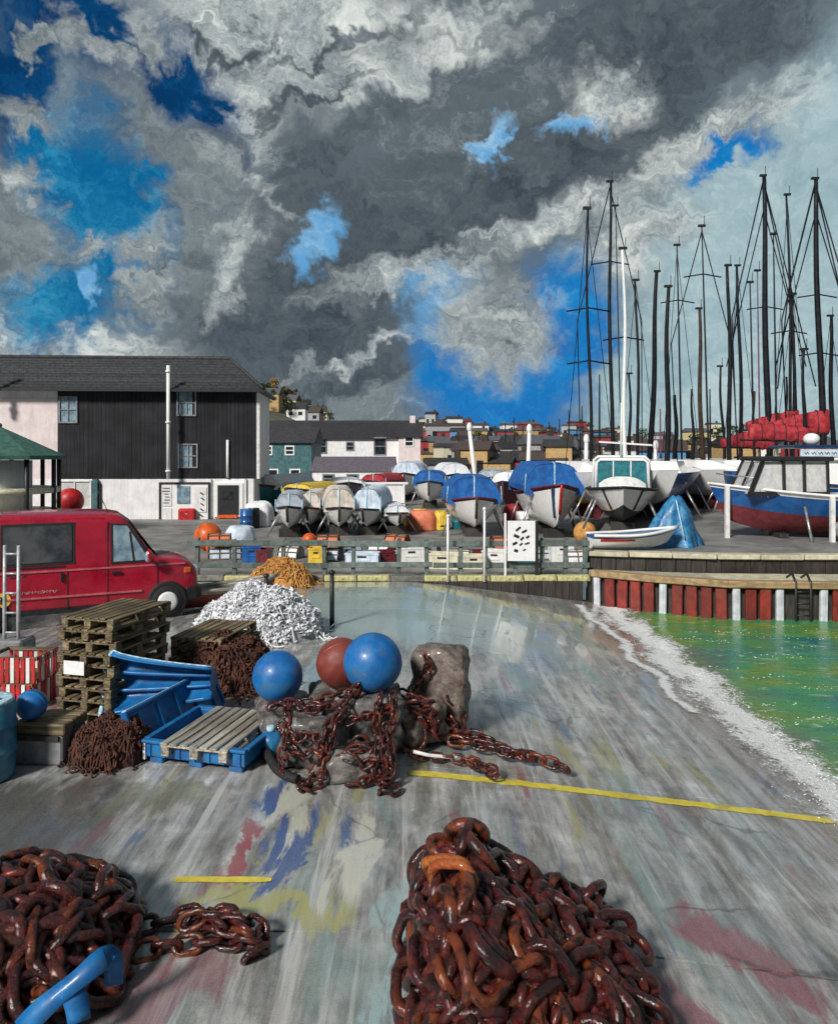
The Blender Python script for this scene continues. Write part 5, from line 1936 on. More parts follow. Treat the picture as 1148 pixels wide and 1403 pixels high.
for px, y0, y1 in ((612, 700, 786), (660, 690, 790)):
    p = P(px, 790)
    o = thing('white_post', 'slender white post at the fence ' + ('below the yellow tarpaulin' if px == 612 else 'beside the small covered boat'), 'post', (p.x, 19.45, 0))
    hh = (790 - y0) / F * 19.45
    MB().cyl((0, 0, 0), (0, 0, hh), .035, .03, 8).build('shaft', M['white_plain'], o)
    MB().ball((0, 0, hh), .05, 8, 6).build('cap', M['white_plain'], o)
# ------------------------------------------------------------------ red van
VR = radians(27)
vc = Vector((-7.2, 15.25, 0))
van = thing('delivery_van', 'dark red delivery van with short bonnet parked behind the pallets', 'van', vc, VR)


def section(x, w, zb, zt, wt, belt=1.16):
    belt = min(belt, zt - .06)
    pr = [(w * .90, zb), (w * .985, zb + .07), (w, zb + .22), (w * 1.005, belt - .22), (w * .995, belt), (w * .995 - (w * .995 - wt) * .55, belt + (zt - belt) * .55), (wt, zt - .13 * min(1, (zt - belt) * 1.4)), (wt - .05, zt - .05), (wt - .16, zt - .005), (wt * .45, zt + .025)]
    return [Vector((x, -y, z)) for y, z in pr] + [Vector((x, y, z)) for y, z in reversed(pr)]


st = [(-2.42, .84, .42, 2.06, .74), (-2.38, .89, .34, 2.14, .79), (-2.1, .92, .30, 2.18, .81), (-1.0, .93, .28, 2.20, .82), (0.2, .93, .28, 2.20, .82), (.85, .93, .28, 2.17, .81), (1.02, .93, .28, 2.11, .80),
      (1.30, .93, .28, 1.68, .80), (1.58, .925, .28, 1.30, .82), (1.66, .925, .28, 1.25, .84), (2.0, .92, .28, 1.22, .83), (2.24, .90, .30, 1.16, .79), (2.38, .86, .33, 1.02, .74), (2.46, .80, .38, .82, .68)]
g = MB().loft([section(*a) for a in st])
body = g.build('body', M['van_red'], van)
md = body.modifiers.new('Subdivision', 'SUBSURF')
md.levels = md.render_levels = 1


def side(z, off=.02):
    k = max(0, (z - 1.16) / 1.0)
    return -(.925 - .12 * min(1, k)) - off


def vpane(name, pts, m_, off=.022, parent=van, s=1):
    g = MB()
    n = len(pts)
    g.v += [Vector((x, s * side(z, off), z)) for x, z in pts] + [Vector((x, s * (side(z, off) + .06), z)) for x, z in pts]
    g.face(range(n))
    for i in range(n):
        j = (i + 1) % n
        g.face((i, j, n + j, n + i))
    return g.build(name, m_, parent)


van_glass = mat('van_glass', (.03, .034, .038), col2=(.09, .095, .10), rough=.06, scale=2.0)
vpane('side_window', [(-1.15, 1.28), (.02, 1.28), (.02, 1.98), (-1.15, 1.98)], van_glass)
vpane('window_seal', [(-1.2, 1.23), (.07, 1.23), (.07, 2.03), (-1.2, 2.03)], M['rubber'], .012)
vpane('window_seal', [(.72, 1.18), (1.52, 1.18), (1.06, 1.95), (.72, 1.98)], M['rubber'], .014)
vpane('door_window', [(.77, 1.22), (1.44, 1.22), (1.03, 1.92), (.77, 1.94)], M['glass_blue'], .024)
vpane('quarter_pillar', [(1.13, 1.22), (1.17, 1.22), (1.10, 1.8), (1.06, 1.8)], M['rubber'], .03)
# windscreen
g = MB()
g.grid(lambda u, v: (1.62 - .56 * v + .02, (-.74 + 1.48 * u) * (1 - .05 * v), 1.24 + .80 * v), 6, 4)
g.build('windscreen', M['glass_blue'], van)
g = MB()
for z, x0, x1 in ((1.12, -2.3, 2.15), (.62, -2.3, 1.3)):
    g.bar((x0, side(z) - .0, z), (x1, side(z) + (.03 if z > 1 else 0), z - .02), .03, .035)
g.build('side_moulding', mat('van_trim', (.50, .12, .14), rough=.3, scale=6, coat=.5), van)
for x in (.66, -.06, 1.6):
    MB().bar((x, side(.7, .008), .36), (x, side(.7, .008), 1.14), .012, .016).build('door_seam', M['rubber'], van)
MB().bar((.66, side(1.2, .008), 1.14), (.66, side(1.95, .0), 2.02), .012, .016).build('door_seam', M['rubber'], van)
MB().box((.82, side(1.0, .03), 1.0), (.18, .04, .05)).build('door_handle', M['black'], van, bevel=.01)
o = MB().ball((1.42, -1.10, 1.30), .13, 12, 8, sc_=(.55, .75, 1.15)).build('wing_mirror', M['van_red'], van)
MB().cyl((1.42, -.92, 1.24), (1.42, -1.03, 1.27), .03, n=6).build('mirror_arm', M['black'], o)
MB().ball((1.39, -1.10, 1.30), .11, 12, 8, sc_=(.5, .75, 1.1)).build('mirror_glass', M['glass_blue'], o)
g = MB()
g.loft([[Vector((x, -w, z0)), Vector((x, -w, z1)), Vector((x, w, z1)), Vector((x, w, z0))] for x, w, z0, z1 in ((2.16, .93, .32, .60), (2.40, .90, .32, .60), (2.52, .70, .34, .58))], sm=False)
g.build('bumper', M['black'], van, bevel=.03)
for s in (-1, 1):
    MB().ball((2.36, s * .68, .92), .14, 12, 8, sc_=(.8, .95, .75)).build('headlight', M['lamp'], van)
    MB().box((2.20, s * .905, .95), (.14, .05, .12)).build('indicator', M['orange'], van, bevel=.02)
for x in (1.80, -1.45):
    for s in (-1, 1):
        g = MB().lathe((x, s * .80, .36), [(.37, 0), (.395, s * .06), (.395, s * .138), (.35, s * .142)], 24, axis='Y')
        g.build('wheel_arch', M['rubber'], van)
        w_ = MB().lathe((x, s * .84, .335), [(.2, -.10), (.31, -.11), (.335, -.07), (.335, .07), (.31, .125), (.2, .115)], 26, axis='Y')
        w_ = w_.build('wheel', M['rubber'], van)
        MB().lathe((x, s * .965, .335), [(.20, -s * .03), (.20, 0), (.15, s * .012), (.06, s * .02), (.03, s * .02)], 20, axis='Y').build('rim', M['white_paint'], w_)
MB().bar((-2.3, side(.3, -.03), .33), (1.2, side(.3, -.03), .33), .05, .10).build('sill', M['black'], van)
MB().bar((-1.9, side(1.2, .0), 1.19), (-.10, side(1.2, .0), 1.19), .03, .03).build('door_rail', M['black'], van)
MB().lathe((-2.02, side(.9, .004), .95), [(.075, .012), (.085, 0), (.075, -.012)], 16, axis='Y').build('fuel_cap', M['van_red'], van)
MB().box((-.16, side(1.0, .03), .98), (.05, .04, .18)).build('door_handle', M['black'], van, bevel=.01)
MB().bar((-1.28, side(1.6, .006), 1.22), (-1.28, side(2.0, -.03), 2.04), .012, .016).build('door_seam', M['rubber'], van)
MB().bar((-1.28, side(.7, .008), .36), (-1.28, side(.7, .008), 1.14), .012, .016).build('door_seam', M['rubber'], van)
g = MB()
for y in (-.45, .2):
    g.tube([(1.66, y, 1.26), (1.50, y + .28, 1.42), (1.34, y + .5, 1.62)], .014, 5)
g.build('wiper', M['black'], van)
MB().cyl((.7, -.5, 2.18), (.45, -.5, 2.75), .008, n=5).build('aerial', M['black'], van)
# roof gutter strip in body colour, worn lettering, yellow badge
for x0, x1 in ((-2.2, .6),):
    MB().bar((x0, side(2.1, -.03), 2.085), (x1, side(2.1, -.03), 2.085), .03, .03).build('roof_gutter', M['van_red'], van)
rr = random.Random(4)
M['worn_print'] = mat('worn_print', (.55, .36, .38), col2=(.42, .10, .12), rough=.5, scale=9)
for row, z, n, hgt in ((0, 1.03, 7, .032), (1, .70, 15, .042)):
    g = MB()
    x = -1.05 + .05 * row
    for i in range(n):
        k = rr.choice((0, 1, 2, 3))
        wv_ = hgt * rr.uniform(.6, 1.1)
        y = side(.9, .012)
        if k == 0:
            pts = [(x, z), (x + wv_ * .5, z + hgt), (x + wv_, z)]
        elif k == 1:
            pts = [(x, z + hgt), (x, z), (x + wv_, z), (x + wv_, z + hgt)]
        elif k == 2:
            pts = [(x, z), (x, z + hgt * 1.2), (x + wv_, z + hgt * .5)]
        else:
            pts = [(x, z + hgt), (x + wv_, z + hgt), (x + wv_, z), (x, z), (x, z + hgt * .5)]
        g.tube([(a, y, b_) for a, b_ in pts], .0075, 4, sm=False)
        x += wv_ + hgt * .45
    g.build('worn_lettering', M['mast_pink'] if row == 0 else M['worn_print'], van)
for x in (-1.16, -1.55):
    bd = MB().lathe((x, side(.72, .012), .62), [(.135, .02), (.135, -.012)], 24, axis='Y').build('badge', M['yellow'], van)
    g = MB()
    for a in (0, pi / 3, 2 * pi / 3):
        g.bar((x - .075 * cos(a), side(.72, .032), .62 - .075 * sin(a)), (x + .075 * cos(a), side(.72, .032), .62 + .075 * sin(a)), .008, .028)
    g.build('badge_star', M['black'], bd)

# white tubular stand at the left edge, red slatted crates, grey block
wsx = P(12, 900, 0)
ts = thing('white_stand', 'white tubular stand with rungs at left edge before the van', 'stand', (-6.22, 11.3, 0), radians(-4))
for s in (-.11, .11):
    MB().tube([(s, 0, 0), (s, 0, 1.0), (s, .01, 1.98)], .028, 8).build('upright', M['galv'], ts)
for k in range(6):
    MB().cyl((-.11, 0, .35 + .3 * k), (.11, 0, .35 + .3 * k), .018, n=6).build('rung', M['galv'], ts)
MB().box((0, .05, .28), (.5, .4, .55)).build('counterweight', M['grey_box'], ts, bevel=.03)


def slat_crate(label, loc, rz):
    o = thing('slatted_crate', label, 'crate', loc, rz, 'red crates at the left edge')
    for z in (.02, .32):
        g = MB()
        for s in (-1, 1):
            g.box((0, s * .26, z), (.72, .03, .045))
            g.box((s * .345, 0, z + .001), (.03, .49, .045))
        g.build('rim', M['wood'], o)
    for k in range(10):
        for s in (-1, 1):
            MB().box((-.315 + .07 * k, s * .283, .17), (.048, .016, .33)).build('slat', M['white_paint'] if k % 3 == 2 else M['red'], o)
    for k in range(7):
        MB().box((.368, -.21 + .07 * k, .17), (.016, .048, .33)).build('slat', M['white_paint'] if k % 3 == 1 else M['red'], o)
    MB().box((0, 0, .03), (.66, .48, .02)).build('base', M['wood'], o)
    return o


slat_crate('lower red and white slatted crate at left edge beside the pallet stack', (-5.42, 10.05, 0), radians(-6))
slat_crate('upper red and white slatted crate at left edge beside the pallet stack', (-5.40, 10.07, .345), radians(-2))

gb = thing('stone_block', 'low grey block with timber lid under the small blue buoy', 'block', (-4.12, 8.28, 0), radians(-5))
g = MB().box((0, 0, .16), (.56, .50, .32))
g.build('base', M['grey_box'], gb, bevel=.02)
for k in range(3):
    MB().box((0, -.165 + .165 * k, .385), (.60, .155, .12)).build('plank', M['wood'], gb, bevel=.012)
MB().box((0, -.26, .30), (.5, .03, .05)).build('batten', M['dark_timber'], gb)
buoy('mooring_buoy', 'small blue buoy on the grey block beside the pallet stack', (-4.28, 8.18, .445), .165, M['buoy_blue'], None)
dr = thing('blue_drum', 'blue plastic drum cut off by the left edge', 'drum', (-4.52, 7.72, 0))
MB().lathe((0, 0, 0), [(.25, 0), (.28, .03), (.285, .26), (.30, .28), (.30, .31), (.285, .33), (.285, .52), (.30, .54), (.30, .57), (.285, .59), (.28, .76), (.25, .80)], 26).build('body', mat('drum_blue', (.01, .10, .20), col2=(.04, .22, .33), rough=.45, scale=3, grime=(.16, .26, .30), gamt=.5), dr)
MB().lathe((0, 0, .785), [(.255, 0), (.265, .015), (.255, .04), (.22, .03)], 24).build('rim', M['blue_scuff'], dr)
MB().cyl((.1, 0, .80), (.1, 0, .84), .04, n=10).build('bung', M['black'], dr)

# ------------------------------------------------------------------ pallets
PB = MB().box((0, 0, 0), (1.2, .092, .022)).mesh('board', M['wood'], bevel=.004)
PS = MB().box((0, 0, 0), (.10, .80, .022)).mesh('stringer', M['wood'], bevel=.004)
PK = MB().box((0, 0, 0), (.13, .10, .078)).mesh('block', M['wood'], bevel=.006)
PBp, PSp, PKp = PB.copy(), PS.copy(), PK.copy()
for m_ in (PBp, PSp, PKp):
    m_.materials[0] = M['wood_pale']


def pallet(label, loc, rz, group, pale=False, tilt=(0, 0), seed=0):
    rr = random.Random(seed)
    o = thing('pallet', label, 'pallet', loc, rz, group)
    o.rotation_euler = (tilt[0], tilt[1], rz)
    b, s, k = (PBp, PSp, PKp) if pale else (PB, PS, PK)
    for i in range(7):
        c = inst('board', b, o)
        c.location = (rr.uniform(-.012, .012), -.354 + .118 * i, .133)
        c.rotation_euler = (rr.uniform(-.03, .03), rr.uniform(-.008, .008), rr.uniform(-.012, .012))
    for x in (-.55, 0, .55):
        c = inst('stringer', s, o)
        c.location = (x, 0, .1105)
        for y in (-.345, 0, .345):
            c = inst('block', k, o)
            c.location = (x * .97, y, .0605)
    for y in (-.345, 0, .345):
        c = inst('board', b, o)
        c.location = (0, y, .0105)
    return o


PR = radians(75)
ords = ['bottom', 'second', 'third', 'fourth', 'fifth', 'sixth', 'seventh', 'eighth', 'topmost']
z = 0
for i in range(9):
    lb = ('%s pallet of the tall wooden stack before the red van' % ords[i]) if i in (0, 8) else ('%s pallet from the ground in the tall wooden stack before the red van' % ords[i])
    pallet(lb, (-4.06 + R.uniform(-.03, .03), 9.92 + R.uniform(-.04, .04), z), PR + R.uniform(-.05, .05), 'pallets in the tall stack', seed=i, tilt=(0, 0))
    z += .1455
z = 0
for i in range(5):
    lb = ('%s pallet of the lower stack beside the brown net' % ('topmost' if i == 4 else 'bottom')) if i in (0, 4) else ('%s pallet from the ground in the lower stack beside the brown net' % ords[i])
    pallet(lb, (-3.08 + R.uniform(-.03, .03), 11.2 + R.uniform(-.04, .04), z), PR + R.uniform(-.06, .06), 'pallets in the lower stack', seed=20 + i)
    z += .1455

# loose label sheet stapled to the stack
tag(MB().box((0, 0, 0), (.30, .006, .17)).build('paper_sheet', M['white_plain'], loc=(-4.32, 9.268, .70), rz=radians(-15)), 'torn white sheet stapled to the front of the pallet stack', 'paper')

# ------------------------------------------------------------------ blue bins
fv = Vector((1.14, -.30, 0))
sv_ = Vector((.28, 1.05, 0))
BR = atan2(fv.y, fv.x)
tray = thing('blue_tray', 'blue plastic pallet tray holding the pale wooden pallet', 'tray', Vector((-2.99, 8.12, 0)) + (fv + sv_) / 2, BR)
TL, TW = 1.20, 1.10
g = MB()
g.box((0, 0, .10), (TL - .05, TW - .05, .05))
for s in (-1, 1):
    g.box((0, s * (TW / 2 - .02), .155), (TL, .04, .17))
    g.box((s * (TL / 2 - .02), 0, .156), (.04, TW - .08, .168))
g.build('shell', M['blue'], tray, bevel=.014, seg=2)
g = MB()
for s in (-1, 1):
    g.box((0, s * (TW / 2 + .003), .245), (TL + .05, .075, .035))
    g.box((s * (TL / 2 + .003), 0, .246), (.07, TW - .07, .034))
g.build('rim', M['blue'], tray, bevel=.012, seg=2)
for x in (-.48, 0, .48):
    MB().box((x, 0, .036), (.16, TW - .04, .07)).build('runner', M['blue'], tray, bevel=.01)
for k in range(7):
    MB().box((-.54 + .18 * k, -TW / 2 - .006, .145), (.03, .02, .13)).build('rib', M['blue'], tray)
pallet('pale weathered pallet lying in the blue tray', Vector((-2.99, 8.12, .128)) + (fv * 1.0 + sv_) / 2 + Vector((.03, -.04, 0)), BR + radians(90), None, True, seed=77)
# a scuffed white corner guard on the tray
MB().box((-TL / 2 - .005, -TW / 2 - .005, .14), (.03, .03, .20)).build('corner_strip', M['white_plain'], tray)

ld = thing('blue_bin_side', 'long blue bin side leaning diagonally along the blue tray', 'bin side', (-3.10, 8.22, 0), atan2(1.72, .47))
L_, H_ = 1.80, .52
tl = radians(-24)
Rm = Matrix.Rotation(tl, 3, 'X')
g = MB().box(Rm @ Vector((L_ / 2, 0, H_ / 2)), (L_, .03, H_), R=Rm)
g.build('panel', M['blue'], ld, bevel=.008)
g = MB()
g.box(Rm @ Vector((L_ / 2, 0, H_ - .01)), (L_ + .03, .085, .05), R=Rm)
g.box(Rm @ Vector((L_, 0, H_ / 2)), (.05, .085, H_ - .05), R=Rm)
g.box(Rm @ Vector((0, 0, H_ / 2)), (.05, .085, H_ - .05), R=Rm)
g.build('edge_flange', M['blue'], ld, bevel=.012)
g = MB()
g.box(Rm @ Vector((L_ / 2, .0, H_ + .018)), (L_ * .98, .06, .012), R=Rm)
g.box(Rm @ Vector((L_ + .026, 0, H_ / 2)), (.010, .06, H_ * .9), R=Rm)
g.build('scuffed_edge', M['blue_scuff'], ld)
for k in range(5):
    MB().box(Rm @ Vector((.2 + .35 * k, -.03, H_ / 2 - .02)), (.04, .03, H_ - .09), R=Rm).build('rib', M['blue'], ld)

# fan shaped ribbed bin tipped on its side
tb_ = thing('tipped_bin', 'blue ribbed plastic bin tipped on its side, open towards the viewer', 'bin', (-3.92, 9.22, .06), radians(-3))


def trough(u, v, off=0.0):
    h0, h1 = .80, .36
    h = h0 + (h1 - h0) * u ** .8
    z0 = .05 + .22 * u
    x = 1.32 * u - .16 * sin(pi * v) * (1 - u) + .14 * (v - .2) * (1 - u)
    dp = .34 * (1 - abs(2 * v - 1) ** 2.2) * (1 - .35 * u)
    rib = .13 * (abs((v * 3) % 1 - .5) * 2) ** 2.2 * (1 - .4 * u) * (0 if v in (0, 1) else 1)
    return Vector((x, dp - rib * 1.0 + off + .12 * u, z0 + h * v))


g = MB()
g.grid(lambda u, v: trough(u, v), 20, 36)
o = g.build('shell', M['blue'], tb_, fix=False)
md = o.modifiers.new('Solidify', 'SOLIDIFY')
md.thickness = .022
for v in (0, 1):
    MB().tube([trough(k / 12, v) for k in range(13)], .028, 8).build('rim', M['blue'], tb_)
MB().tube([trough(0, k / 14) + Vector((-.01, -.01, 0)) for k in range(15)], .030, 8).build('rim', M['blue_scuff'], tb_)
for v in (.33, .665):
    MB().tube([trough(k / 12, v) + Vector((0, -.01, 0)) for k in range(13)], [.030 - .010 * k / 12 for k in range(13)], 8).build('rib', M['blue'], tb_)
g = MB()
g.grid(lambda u, v: trough(1, v) + Vector((.0, -u * (.26 + .0 * v) * sin(pi * v), 0)), 6, 12)
g.build('end_wall', M['blue'], tb_, fix=False)
MB().tube([trough(k / 12, 1) + Vector((0, -.004, .028)) for k in range(13)], .010, 5).build('scuffed_edge', M['blue_scuff'], tb_)


# ------------------------------------------------------------------ concrete sinkers and buoys
def sinker(name, label, loc, sz, rz, m_, seed, eye=True, rough=.07, group='concrete mooring sinkers under the buoys'):
    o = thing(name, label, 'sinker', loc, rz, group)
    g = MB()
    n = 14
    faces = {}

    def P3(p):
        q = Vector((p.x * sz[0], p.y * sz[1], p.z * sz[2]))
        return q + Vector((sz[0] * p.x, sz[1] * p.y, sz[2] * p.z)).normalized() * rough * (mnoise.noise((q.x * 5 + seed, q.y * 5, q.z * 5)) + .6 * mnoise.noise((q.x * 13, q.y * 13 + seed, q.z * 13)))

    def rnd(p):       # superellipsoid rounding
        e = 7.0
        k = (abs(p.x * 2) ** e + abs(p.y * 2) ** e + abs(p.z * 2) ** e) ** (1 / e)
        return p / k
    for ax in range(3):
        for sgn in (-.5, .5):
            def f(u, v):
                c = [0, 0, 0]
                c[ax] = sgn
                c[(ax + 1) % 3] = u - .5
                c[(ax + 2) % 3] = v - .5
                return P3(rnd(Vector(c))) + Vector((0, 0, sz[2] / 2))
            g.grid(f, n, n)
    me = g.mesh('body', m_, fix=False)
    bm = bmesh.new()
    bm.from_mesh(me)
    bmesh.ops.remove_doubles(bm, verts=bm.verts[:], dist=.0008)
    bmesh.ops.recalc_face_normals(bm, faces=bm.faces[:])
    bm.to_mesh(me)
    bm.free()
    inst('body', me, o)
    if eye:
        g = MB().tube([(.09 * cos(a), 0, sz[2] + .02 + .09 * sin(a)) for a in [2 * pi * q / 14 for q in range(14)]], .022, 8, closed=True)
        g.build('lifting_eye', M['rust'], o)
    return o


sinker('concrete_sinker', 'grey sinker under the left blue buoy', (-1.60, 8.80, 0), (.62, .56, .50), .2, M['concrete'], 1, False)
sinker('concrete_sinker', 'grey sinker at front left with chain over it', (-1.12, 8.10, 0), (.70, .58, .56), -.25, M['concrete'], 2)
sinker('concrete_sinker', 'grey sinker under the large blue buoy', (-.52, 8.48, 0), (.66, .62, .66), .15, M['concrete'], 3, False)
sinker('concrete_sinker', 'grey sinker under the dark red buoy', (-1.02, 8.90, 0), (.62, .52, .58), .3, M['concrete'], 4, False)
sinker('concrete_sinker', 'tall brown stained sinker, rightmost and highest of the group', (.26, 9.12, 0), (.66, .54, 1.0), -.18, M['concrete_brown'], 5, False, .055)
sinker('concrete_sinker', 'low sinker lying between the tall brown one and the chain', (-.02, 8.72, 0), (.62, .46, .48), .5, M['concrete_brown'], 6, False, .09)
sinker('concrete_sinker', 'flat sinker at the very front of the group', (-.62, 7.82, 0), (.66, .44, .30), .1, M['concrete'], 7)
buoy('mooring_buoy', 'left blue buoy on a grey sinker behind the blue tray', (-1.665, 8.72, .47), .295, M['buoy_blue'], 'large blue mooring buoys', (radians(-100), radians(-25), 0))
buoy('mooring_buoy', 'right and largest blue buoy resting on top of the sinkers', (-.53, 8.48, .66), .335, M['buoy_blue'], 'large blue mooring buoys', (radians(-84), radians(24), 0))
buoy('mooring_buoy', 'dark red buoy half hidden behind the largest blue buoy', (-.93, 8.86, .58), .30, M['buoy_red'], None, (radians(-60), -.6, 0))

# ------------------------------------------------------------------ chains
def link_mesh(L, w, r_, n=16, k=8, m_=None, seed=0):
    """stadium shaped link lying in the local xz plane, long axis x"""
    pts = []
    hs = L / 2 - w / 2
    for i in range(n):
        a = 2 * pi * i / n
        x = cos(a) * w / 2 + (hs if cos(a) >= 0 else -hs)
        pts.append(Vector((x, 0, sin(a) * w / 2)))
    g = MB().tube(pts, r_, k, closed=True)
    for i, p in enumerate(g.v):
        g.v[i] = p * (1 + .03 * mnoise.noise(p * 40 + Vector((seed, 0, 0))))
    return g.mesh('link', m_ or M['rust'])


LK = link_mesh(.150, .092, .0165, 14, 6)
LKb = link_mesh(.185, .115, .022, 14, 6)
LKd = LK.copy(); LKd.materials[0] = M['rust_dark']


def smooth_path(pts, step):
    pts = [Vector(p) for p in pts]
    fine_ = []
    for i in range(len(pts) - 1):
        p0, p1, p2, p3 = pts[max(i - 1, 0)], pts[i], pts[i + 1], pts[min(i + 2, len(pts) - 1)]
        for k in range(24):
            t = k / 24
            fine_.append(.5 * ((2 * p1) + (p2 - p0) * t + (2 * p0 - 5 * p1 + 4 * p2 - p3) * t * t + (3 * p1 - p0 - 3 * p2 + p3) * t ** 3))
    fine_.append(pts[-1])
    out, acc = [fine_[0]], 0
    for a, b2 in zip(fine_, fine_[1:]):
        acc += (b2 - a).length
        if acc >= step:
            out.append(b2)
            acc = 0
    return out


def chain_links(root, pts, me, pitch, rr, fat=0.0):
    pp = smooth_path(pts, pitch)
    for i in range(len(pp) - 1):
        t = (pp[i + 1] - pp[i])
        if t.length < 1e-5:
            continue
        c = inst('link', me, root)
        q = t.to_track_quat('X', 'Z').to_matrix().to_4x4()
        c.matrix_basis = Matrix.Translation((pp[i] + pp[i + 1]) / 2 + Vector((rr.gauss(0, fat), rr.gauss(0, fat), abs(rr.gauss(0, fat * .5))))) @ q @ Matrix.Rotation((pi / 4 if i % 2 else -pi / 4) + rr.uniform(-.3, .3), 4, 'X')


def chain(label, pts, me, pitch, seed, group=None, fat=0.0, extra=None):
    rr = random.Random(seed)
    base = Vector(pts[0])
    o = thing('chain', label, 'chain', (base.x, base.y, 0), 0, group)
    for pl in [pts] + (extra or []):
        chain_links(o, [Vector(p) - Vector((base.x, base.y, 0)) for p in pl], me, pitch, rr, fat)
    return o


GZ = .045
# draped over the sinkers, running to the ground
chain('rusty chain hanging from the largest blue buoy down between the sinkers', [(-.62, 8.28, .88), (-.78, 8.12, .68), (-.88, 7.76, .56), (-.93, 7.68, .30), (-1.0, 7.50, .05), (-1.18, 7.42, .05), (-1.06, 7.30, .05)], LK, .112, 1, 'rusty chains over the sinkers', extra=[
    [(-.85, 7.9, .58), (-.98, 7.70, .50), (-1.02, 7.66, .22), (-1.14, 7.5, .05), (-1.20, 7.34, .05)]])
chain('rusty chain looped over the front of the right grey sinker', [(-.30, 8.20, .74), (-.26, 8.05, .60), (-.32, 7.86, .40), (-.36, 7.60, .33), (-.30, 7.50, .06), (-.40, 7.34, .05), (-.24, 7.30, .05), (-.20, 7.44, .05)], LK, .112, 2, 'rusty chains over the sinkers', extra=[
    [(-.42, 8.16, .74), (-.46, 7.98, .52), (-.42, 7.70, .36), (-.44, 7.54, .10), (-.34, 7.40, .10), (-.22, 7.52, .08)], [(-.36, 7.9, .5), (-.28, 7.62, .3), (-.28, 7.46, .13), (-.36, 7.36, .12)]])
chain('rusty chain lying across the tops of the left sinkers', [(-1.72, 8.42, .50), (-1.5, 8.34, .58), (-1.22, 8.22, .62), (-1.0, 8.30, .66), (-.82, 8.46, .66), (-.62, 8.16, .72)], LK, .112, 3, 'rusty chains over the sinkers', extra=[
    [(-1.5, 8.42, .56), (-1.42, 7.98, .60), (-1.40, 7.80, .42), (-1.44, 7.72, .06), (-1.3, 7.6, .05)]])
chain('thick rusty chain running right across the wet slip from the sinkers', [(.02, 8.42, .40), (.20, 8.60, .10), (.42, 8.72, .06), (.72, 8.56, .045), (1.02, 8.40, .0), (1.30, 8.32, -.03), (1.58, 8.16, -.07), (1.66, 8.02, -.085)], LKb, .138, 4, 'rusty chains trailing to the right', extra=[
    [(.30, 8.66, .12), (.60, 8.66, .10), (.95, 8.48, .06)], [(.36, 8.58, .06), (.66, 8.50, .05), (1.1, 8.32, .0), (1.36, 8.36, -.04)]])
chain('thinner rusty chain trailing right below the thick one', [(-.08, 8.10, .10), (.16, 8.16, .04), (.40, 8.14, .035), (.60, 8.02, .02), (.76, 7.84, .0), (.86, 7.74, -.01)], LK, .112, 5, 'rusty chains trailing to the right', extra=[[(.55, 8.06, .05), (.74, 7.9, .03), (.82, 7.82, .03)]])
tag(MB().tube([(-.06, 8.06, .14), (.1, 8.10, .085), (.30, 8.14, .05), (.42, 8.14, .045)], .02, 8).build('pale_rope', M['white_paint']), 'short white rope end beside the thinner trailing chain', 'rope')
chain('dark chain matted over the fronts of the grey sinkers', [(-1.46, 7.84, .52), (-1.30, 7.76, .40), (-1.12, 7.74, .46), (-.98, 7.72, .30), (-.84, 7.68, .22), (-.70, 7.60, .30), (-.58, 7.58, .18), (-.46, 7.58, .24), (-.30, 7.60, .16)], LKd, .112, 41, 'rusty chains over the sinkers', .01, extra=[
    [(-1.40, 7.80, .30), (-1.24, 7.74, .22), (-1.08, 7.70, .28), (-.94, 7.62, .12)], [(-.80, 7.9, .50), (-.66, 7.92, .56), (-.52, 8.06, .54), (-.38, 8.1, .60), (-.24, 8.2, .5)], [(-.70, 7.62, .33), (-.52, 7.66, .34), (-.42, 7.62, .10), (-.56, 7.50, .05), (-.72, 7.46, .05)],
    [(-1.36, 8.2, .60), (-1.2, 8.0, .62), (-1.02, 8.05, .62), (-.88, 8.2, .64)], [(-.2, 8.3, .58), (-.08, 8.42, .54), (.06, 8.44, .50), (.18, 8.48, .36), (.2, 8.42, .12)]])
# ring leaning on the low sinker, hose at the left foot
tag(MB().tube([(.16 * cos(a), .07 * sin(a), .16 + .16 * sin(a)) for a in [2 * pi * q / 20 for q in range(20)]], .03, 8, closed=True).build('iron_ring', M['rust'], loc=(-.08, 8.42, .02)), 'orange rusted iron ring leaning on the low brown sinker', 'ring')
tag(MB().tube(smooth_path([(-1.78, 8.36, .06), (-1.66, 8.1, .10), (-1.52, 7.84, .06), (-1.36, 7.66, .05), (-1.2, 7.56, .05)], .06), .05, 8).build('black_hose', M['rubber']), 'black hose lying at the foot of the left sinkers', 'hose')
# small blue scraps at the left buoy's foot
fo_ = thing('blue_float', 'small faded blue float under the left blue buoy', 'float', (-1.66, 8.30, 0))
MB().lathe((0, 0, .0), [(.05, 0), (.13, .05), (.14, .2), (.09, .26), (.04, .28)], 14).build('body', M['blue_tarp'], fo_)
MB().lathe((0, 0, .28), [(.05, 0), (.05, .05), (.02, .06)], 10).build('neck', M['blue_scuff'], fo_)

# debris: chain and scrap under the tall sinker
chain('tangle of dark chain piled against the tall brown sinker', [(-.22, 8.62, .62), (-.05, 8.56, .56), (.10, 8.54, .50), (.22, 8.72, .42), (.34, 8.76, .30), (.46, 8.74, .12), (.56, 8.8, .05)], LKd, .112, 9, 'rusty chains over the sinkers', extra=[
    [(-.1, 8.66, .60), (.04, 8.84, .70), (.12, 8.80, .86), (.06, 8.84, 1.0)], [(-.2, 8.5, .46), (-.02, 8.44, .42), (.14, 8.46, .26), (.26, 8.5, .08)], [(.34, 8.80, .48), (.5, 8.9, .30), (.56, 8.86, .08)]])


